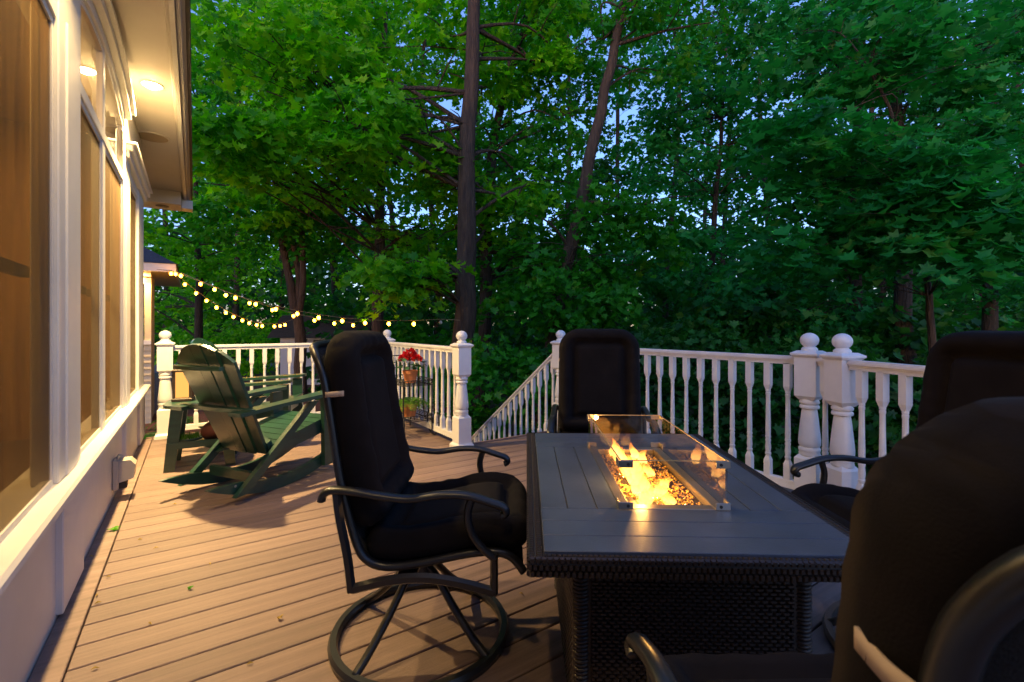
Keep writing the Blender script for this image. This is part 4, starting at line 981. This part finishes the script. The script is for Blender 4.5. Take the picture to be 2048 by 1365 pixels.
def tree(name, base, path, r0, crown, label, group=None, leafm='leaf_mid', kind='simple', size=.14, n=5000, bark='bark_dark', limbs=6, seed=1, tilt=(15, 70), trunk_n=10, spray=.55, flat=.28, limb_from=.35):
    """path: points of the trunk (world); crown: list of (centre, radii, share)"""
    r = np.random.default_rng(seed); rr = random.Random(seed); base = Vector(base)
    t = tag(empty(name, base), label, 'tree' if 'shrub' not in name else 'shrub', group)
    if path:
        P = [Vector(p) - base for p in path]; sp = smoothpath(P, 4); m_ = len(sp)
        rs = [r0 * (1.25 if i == 0 else 1) * (1 - .72 * i / (m_ - 1)) for i in range(m_)]
        for i in range(1, m_ - 1): sp[i] += Vector((rr.gauss(0, 1), rr.gauss(0, 1), 0)) * r0 * .10
        MB().tube(sp, rs, trunk_n).build('trunk', bark, t, smooth=True)
    cs = []; outs = []
    lb = MB()
    tot = sum(c[2] for c in crown)
    for (cc, rad, share) in crown:
        cc = np.array(Vector(cc) - base); rad = np.array(rad); k = int(n * share / tot); ns = max(3, k // 46)
        d = r.normal(size=(ns, 3)); d /= np.linalg.norm(d, axis=1)[:, None]; rho = r.uniform(.25, 1.0, ns) ** (1 / 2.2)
        sc = cc + d * rho[:, None] * rad
        per = k // ns
        ang = r.uniform(0, 2 * np.pi, (ns, per)); q = np.sqrt(r.uniform(0, 1, (ns, per))) * spray * r.uniform(.6, 1.25, (ns, 1))
        tl = r.normal(0, .22, (ns, 2, 1))
        dx, dy = q * np.cos(ang), q * np.sin(ang); dz = r.normal(0, flat * spray * .5, (ns, per)) + tl[:, 0] * dx + tl[:, 1] * dy - .35 * q * q / spray
        c_ = sc[:, None, :] + np.stack([dx, dy, dz], -1); cs.append(c_.reshape(-1, 3)); outs.append(np.stack([dx, dy, 0 * dx], -1).reshape(-1, 3))
        if path:
            for i in range(min(limbs, ns)):
                e = Vector(sc[i]); hd = math.hypot(e.x - sp[m_ // 2].x, e.y - sp[m_ // 2].y); zt = e.z - hd * rr.uniform(-.15, .55)
                s0 = min(sp[2:], key=lambda q: abs(q.z - zt))
                mid = s0.lerp(e, .5) + Vector((rr.gauss(0, .12), rr.gauss(0, .12), rr.uniform(-.05, .35)))
                lp = smoothpath([s0, mid, e], 4); rl = min(.055, r0 * rr.uniform(.12, .26)); lb.tube(lp, [rl * (1 - .8 * j / (len(lp) - 1)) for j in range(len(lp))], 5, cap=False)
                for _ in range(2):
                    s1 = lp[rr.randint(3, 6)]; e2 = s1 + Vector((rr.gauss(0, .5), rr.gauss(0, .5), rr.gauss(.05, .25))); lb.tube([s1, s1.lerp(e2, .5) + Vector((0, 0, .06)), e2], [rl * .4, rl * .3, rl * .1], 4, cap=False)
    if lb.v: lb.build('branches', bark, t, smooth=True)['kind'] = 'stuff'
    C = np.concatenate(cs); O = np.concatenate(outs); S = size * r.uniform(.65, 1.25, len(C)); NLEAF[0] += len(C)
    leaves_mesh('crown', C, S, tilt, kind, leafm, t, seed + 5, O)
    return t
def tp(px, py, Y): return pt(px, py, Y)
def ground_pt(px, Y): return Vector(((px - 1024) / FPX * Y, Y, GZ))
GN = 'trees around the deck'
# big straight trunk with a second stem
tree('maple_tree', ground_pt(918, 8.2), [ground_pt(918, 8.2), tp(928, 620, 8.2), tp(934, 380, 8.2), tp(945, 120, 8.2), tp(948, -150, 8.2), tp(955, -500, 8.2)], .215,
     [(tp(740, 130, 9.2), (2.6, .9, 1.7), 1.2), (tp(1040, 60, 9.6), (1.6, .9, 1.5), .8), (tp(800, 330, 8.8), (1.5, .7, .8), .5), (tp(1000, 420, 9.6), (1.0, 1.0, .8), .4), (tp(800, 560, 7.6), (.75, .4, .35), .3), (tp(720, 240, 7.4), (1.0, .5, .5), .35)],
     'tall maple with the thickest straight trunk, behind the stair post', GN, 'leaf_bright', 'maple', .165, 8600, 'bark', 8, 3, limb_from=.3)
tree('maple_tree', ground_pt(962, 10.0), [ground_pt(962, 10), tp(972, 560, 10), tp(978, 380, 10), tp(1000, 220, 10.2), tp(1050, 60, 10.4), tp(1085, -120, 10.6)], .15,
     [(tp(1100, 120, 10.6), (1.6, 1.6, 1.6), 1), (tp(1060, 330, 10.2), (1.8, 1.2, 1.0), .9), (tp(1010, 520, 10.5), (1.5, 1, .9), .6)],
     'thinner dark maple close behind the thickest trunk, bending to the right', GN, 'leaf_mid', 'simple', .150, 5600, 'bark_dark', 14, 8)
tree('maple_tree', ground_pt(1085, 9.0), [ground_pt(1085, 9), tp(1110, 650, 9), tp(1150, 450, 9), tp(1190, 270, 9), tp(1228, 90, 9), tp(1262, -60, 9), tp(1300, -260, 9)], .165,
     [(tp(1330, 40, 9.4), (1.5, 1.3, 1.1), .5), (tp(1180, 470, 9.0), (1.7, 1.0, 1.0), 1.0), (tp(1130, 590, 8.6), (1.4, .9, .7), .8)],
     'maple with a long bare trunk leaning to the right behind the far chair', GN, 'leaf_mid', 'maple', .145, 5200, 'bark', 12, 12)
tree('maple_tree', ground_pt(752, 10.5), [ground_pt(752, 10.5), tp(757, 560, 10.5), tp(762, 360, 10.5), tp(768, 120, 10.5), tp(770, -200, 10.5)], .155,
     [(tp(640, 120, 10.5), (2.2, 1.5, 1.9), 1.2), (tp(560, 330, 10), (1.9, 1.3, 1.1), 1), (tp(830, 480, 10.8), (1.0, 1, .8), .4), (tp(500, 290, 7.6), (1.2, .6, .6), .6), (tp(560, 90, 7.8), (1.4, .7, .7), .5)],
     'straight maple trunk behind the railing, lit orange low down by the bulbs', GN, 'leaf_bright', 'maple', .165, 9000, 'bark', 16, 17)
# forked tree
fb = ground_pt(600, 12.2)
ft = tree('forked_tree', fb, [fb, tp(600, 665, 12.2), tp(588, 610, 12.2), tp(570, 520, 12.2), tp(556, 440, 12.2), tp(545, 330, 12.2)], .16,
     [(tp(520, 420, 11.8), (2.2, 1.5, .9), 1), (tp(640, 450, 12.2), (1.6, 1.4, .9), .8), (tp(480, 230, 12.5), (2.2, 1.5, 1.5), .9)],
     'tree forking into three slim stems behind the sagging string lights', GN, 'leaf_mid', 'simple', .165, 6400, 'bark', 10, 21)
for pts_ in ([tp(592, 625, 12.2), tp(598, 560, 12.3), tp(586, 480, 12.4), tp(588, 380, 12.4)], [tp(596, 640, 12.2), tp(606, 560, 12.0), tp(604, 440, 12.0), tp(612, 330, 12)]):
    q = smoothpath([p - fb for p in pts_], 4); MB().tube(q, [.10 - .05 * i / len(q) for i in range(len(q))], 8).build('stem', 'bark', ft, smooth=True)
tree('slim_tree', ground_pt(397, 14), [ground_pt(397, 14), tp(397, 560, 14), tp(392, 420, 14), tp(395, 200, 14)], .13,
     [(tp(400, 470, 13.5), (2.4, 1.5, 1.2), 1), (tp(420, 250, 14), (2.6, 1.8, 2.0), 1.3), (tp(350, 600, 15), (1.8, 1.5, .7), .5), (tp(480, 80, 14), (2.4, 1.8, 1.8), 1)],
     'slim dark tree nearest the garden room at far left', GN, 'leaf_bright', 'simple', .18, 7600, 'bark_dark', 10, 25)
# right side
tree('maple_tree', ground_pt(1712, 9.4), [ground_pt(1712, 9.4), tp(1712, 560, 9.4), tp(1714, 350, 9.4), tp(1716, 150, 9.4), tp(1722, -150, 9.4)], .135,
     [(tp(1620, 60, 9.4), (1.7, 1.3, 1.2), .8), (tp(1750, 430, 9.0), (1.8, 1.1, 1.1), .9), (tp(1560, 600, 9.6), (1.9, 1.0, .9), 1)],
     'dark upright trunk behind the two close posts', GN, 'leaf_cool', 'maple', .16, 5600, 'bark_dark', 12, 31)
tree('maple_tree', ground_pt(1815, 8.0), [ground_pt(1815, 8), tp(1808, 560, 8), tp(1800, 330, 8), tp(1790, 160, 8), tp(1800, -120, 8)], .15,
     [(tp(1850, 80, 7.8), (1.9, 1.2, 1.2), 1), (tp(1960, 330, 8.0), (1.3, 1.2, 1.2), .8)],
     'dark thick trunk just right of the slimmer upright one', GN, 'leaf_cool', 'maple', .16, 4200, 'bark_dark', 12, 35)
tree('sapling', ground_pt(1880, 6.2), [ground_pt(1880, 6.2), tp(1866, 700, 6.2), tp(1855, 560, 6.2), tp(1835, 420, 6.2), tp(1790, 250, 6.2), tp(1740, 140, 6.2)], .052,
     [(tp(1700, 300, 6.0), (1.6, .8, .55), 1.1), (tp(1930, 370, 5.4), (.8, .6, .5), .7), (tp(1620, 470, 6.4), (1.3, .7, .55), .9), (tp(1980, 470, 5.0), (.7, .5, .4), .6), (tp(1740, 90, 6.4), (1.5, .9, .6), .8)],
     'young maple with a thin brown stem and large leaves at right', GN, 'leaf_cool', 'maple', .165, 5600, 'bark', 16, 39, tilt=(5, 45), spray=.6, flat=.2)
tree('slim_tree', ground_pt(1980, 10.5), [ground_pt(1980, 10.5), tp(1980, 500, 10.5), tp(1985, 250, 10.5), tp(1990, -50, 10.5)], .16,
     [(tp(1990, 160, 10.5), (2.0, 1.4, 1.8), 1), (tp(1960, 520, 10.2), (1.6, 1.2, 1.2), .9)],
     'dark trunk at the right edge above the right chair', GN, 'leaf_cool', 'simple', .16, 4200, 'bark_dark', 9, 43)
tree('slim_tree', ground_pt(1420, 12.5), [ground_pt(1420, 12.5), tp(1425, 500, 12.5), tp(1440, 300, 12.5), tp(1455, 60, 12.5)], .10,
     [(tp(1420, 300, 12.5), (2.6, 1.8, 2.4), 1), (tp(1400, 520, 12.0), (2.4, 1.4, 1.1), 1.1), (tp(1560, 200, 12.0), (1.8, 1.4, 1.6), .7), (tp(1320, 170, 13.0), (1.6, 1.2, 1.8), .6)],
     'slender tree with thin airy foliage, sky showing through it', GN, 'leaf_cool', 'simple', .17, 8600, 'bark_dark', 14, 47)
# shrubs and low branches right behind the railing
SH = 'shrubs behind the railing'
for k, (px, Y, z, rad, n_, lab) in enumerate([
        (1010, 7.2, .15, (1.1, .8, .75), 2300, 'leafy shrub beyond the stair rail, beside the thick trunk'),
        (1230, 7.4, .3, (1.2, .8, .95), 2300, 'dense shrub right behind the far dining chair'),
        (1400, 6.6, .1, (1.2, .8, .95), 2600, 'dense shrub behind the middle of the long railing'),
        (1560, 5.6, .0, (1.0, .8, .95), 2400, 'shrub behind the long railing just left of the close posts'),
        (1730, 5.0, -.1, (.9, .7, .9), 2200, 'shrub behind the close posts'),
        (1930, 4.6, -.2, (.9, .7, .9), 2000, 'shrub at the right edge behind the railing'),
        (1480, 9.6, .6, (2.0, 1.2, 1.3), 3600, 'wide dark bush deeper in the wood, above the long railing'),
        (1850, 8.2, .3, (1.8, 1.2, 1.2), 3000, 'wide dark bush deeper in the wood, above the right chair'),
        (840, 11.0, .2, (1.4, 1.0, 1.0), 2400, 'low bush behind the flower cart'),
        (470, 18.0, .2, (3.0, 1.5, 1.1), 3000, 'low bright bush across the drive under the string lights'),
        (700, 17.0, .8, (2.2, 1.5, 1.6), 3000, 'bush beside the shed')]):
    c = ground_pt(px, Y); b0 = c.copy(); c2_ = Vector((c.x, c.y, z))
    tree('shrub', b0, None, .03, [(c2_, rad, 1)], lab, SH, ('leaf_shaded' if k not in (0, 8, 10) else 'leaf_mid') if k != 9 else 'leaf_bright', 'maple' if Y < 8 else 'simple', .115 if Y < 8 else .17, n_, seed=60 + k, spray=.4, flat=.5)
# wall of wood farther back, each tree with its trunk
BG = 'trees in the wood behind'
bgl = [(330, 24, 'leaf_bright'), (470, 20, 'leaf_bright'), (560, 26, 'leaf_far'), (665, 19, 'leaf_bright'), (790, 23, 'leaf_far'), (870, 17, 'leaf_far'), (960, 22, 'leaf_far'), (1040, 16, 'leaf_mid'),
       (1130, 20, 'leaf_shaded'), (1230, 24, 'leaf_mid'), (1330, 19, 'leaf_cool'), (1440, 23, 'leaf_cool'), (1540, 17, 'leaf_shaded'), (1640, 21, 'leaf_cool'), (1760, 17, 'leaf_shaded'), (1860, 22, 'leaf_cool'), (1960, 15, 'leaf_shaded'), (2060, 18, 'leaf_cool'),
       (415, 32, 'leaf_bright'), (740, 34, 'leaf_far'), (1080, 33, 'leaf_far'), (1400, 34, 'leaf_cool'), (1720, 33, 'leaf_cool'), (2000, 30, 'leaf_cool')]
order = ['first', 'second', 'third', 'fourth', 'fifth', 'sixth', 'seventh', 'eighth', 'ninth', 'tenth', 'eleventh', 'twelfth', 'thirteenth', 'fourteenth', 'fifteenth', 'sixteenth', 'seventeenth', 'eighteenth', 'nineteenth', 'twentieth', 'twenty-first', 'twenty-second', 'twenty-third', 'twenty-fourth']
rank = {k: i for i, k in enumerate(sorted(range(len(bgl)), key=lambda q: bgl[q][0]))}
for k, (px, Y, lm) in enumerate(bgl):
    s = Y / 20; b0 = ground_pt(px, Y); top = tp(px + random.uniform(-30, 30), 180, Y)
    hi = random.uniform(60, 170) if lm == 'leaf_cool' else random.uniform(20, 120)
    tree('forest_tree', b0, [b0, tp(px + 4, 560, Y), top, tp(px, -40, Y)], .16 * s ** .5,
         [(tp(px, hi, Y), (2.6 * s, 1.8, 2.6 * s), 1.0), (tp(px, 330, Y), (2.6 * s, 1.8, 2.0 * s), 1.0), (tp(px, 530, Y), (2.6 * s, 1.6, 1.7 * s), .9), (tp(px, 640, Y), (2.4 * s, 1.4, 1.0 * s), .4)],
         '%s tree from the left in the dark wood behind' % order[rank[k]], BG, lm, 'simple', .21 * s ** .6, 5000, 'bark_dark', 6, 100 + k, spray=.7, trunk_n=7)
# low plants in the mulch bed
for k, (px, Y, lab) in enumerate([(296, 7.4, 'dark leafy plant between the house corner and the first post'), (352, 8.6, 'fern beyond the first white post'), (505, 11.5, 'small green plant in the mulch behind the rocker'), (575, 10.4, 'small plant in the mulch behind the railing middle'), (628, 12.0, 'small plant in the mulch near the forked tree')]):
    t = tag(empty('garden_plant', ground_pt(px, Y)), lab, 'plant', 'plants in the mulch bed')
    fern(t, 30, .55 if k < 2 else .34, .05, 300 + k, 'leaf_mid')
# undergrowth and far wood that reads as one mass
r = np.random.default_rng(77); nf = 16000
az = r.uniform(-.86, 1.25, nf); Yv = r.uniform(24, 40, nf); hh = GZ + (r.beta(1.1, 1.7, nf)) * 9.0
C = np.c_[az * Yv, Yv, hh]
fw = leaves_mesh('far_wood', C, r.uniform(.35, .8, nf), (20, 75), 'simple', 'leaf_shaded', None, 5); tag(fw, 'dense dark undergrowth filling the distance between the trunks', 'woodland', kind='stuff')
nf = 9000; az = r.uniform(-.45, 1.25, nf); Yv = r.uniform(12.5, 22, nf); hh = GZ + (r.beta(1.0, 1.5, nf)) * 3.6
fw = leaves_mesh('undergrowth', np.c_[az * Yv, Yv, hh], r.uniform(.16, .34, nf), (20, 75), 'simple', 'leaf_shaded', None, 6); tag(fw, 'dark green undergrowth on the wood floor behind the railing', 'undergrowth', kind='stuff')
print('LEAVES', NLEAF[0])
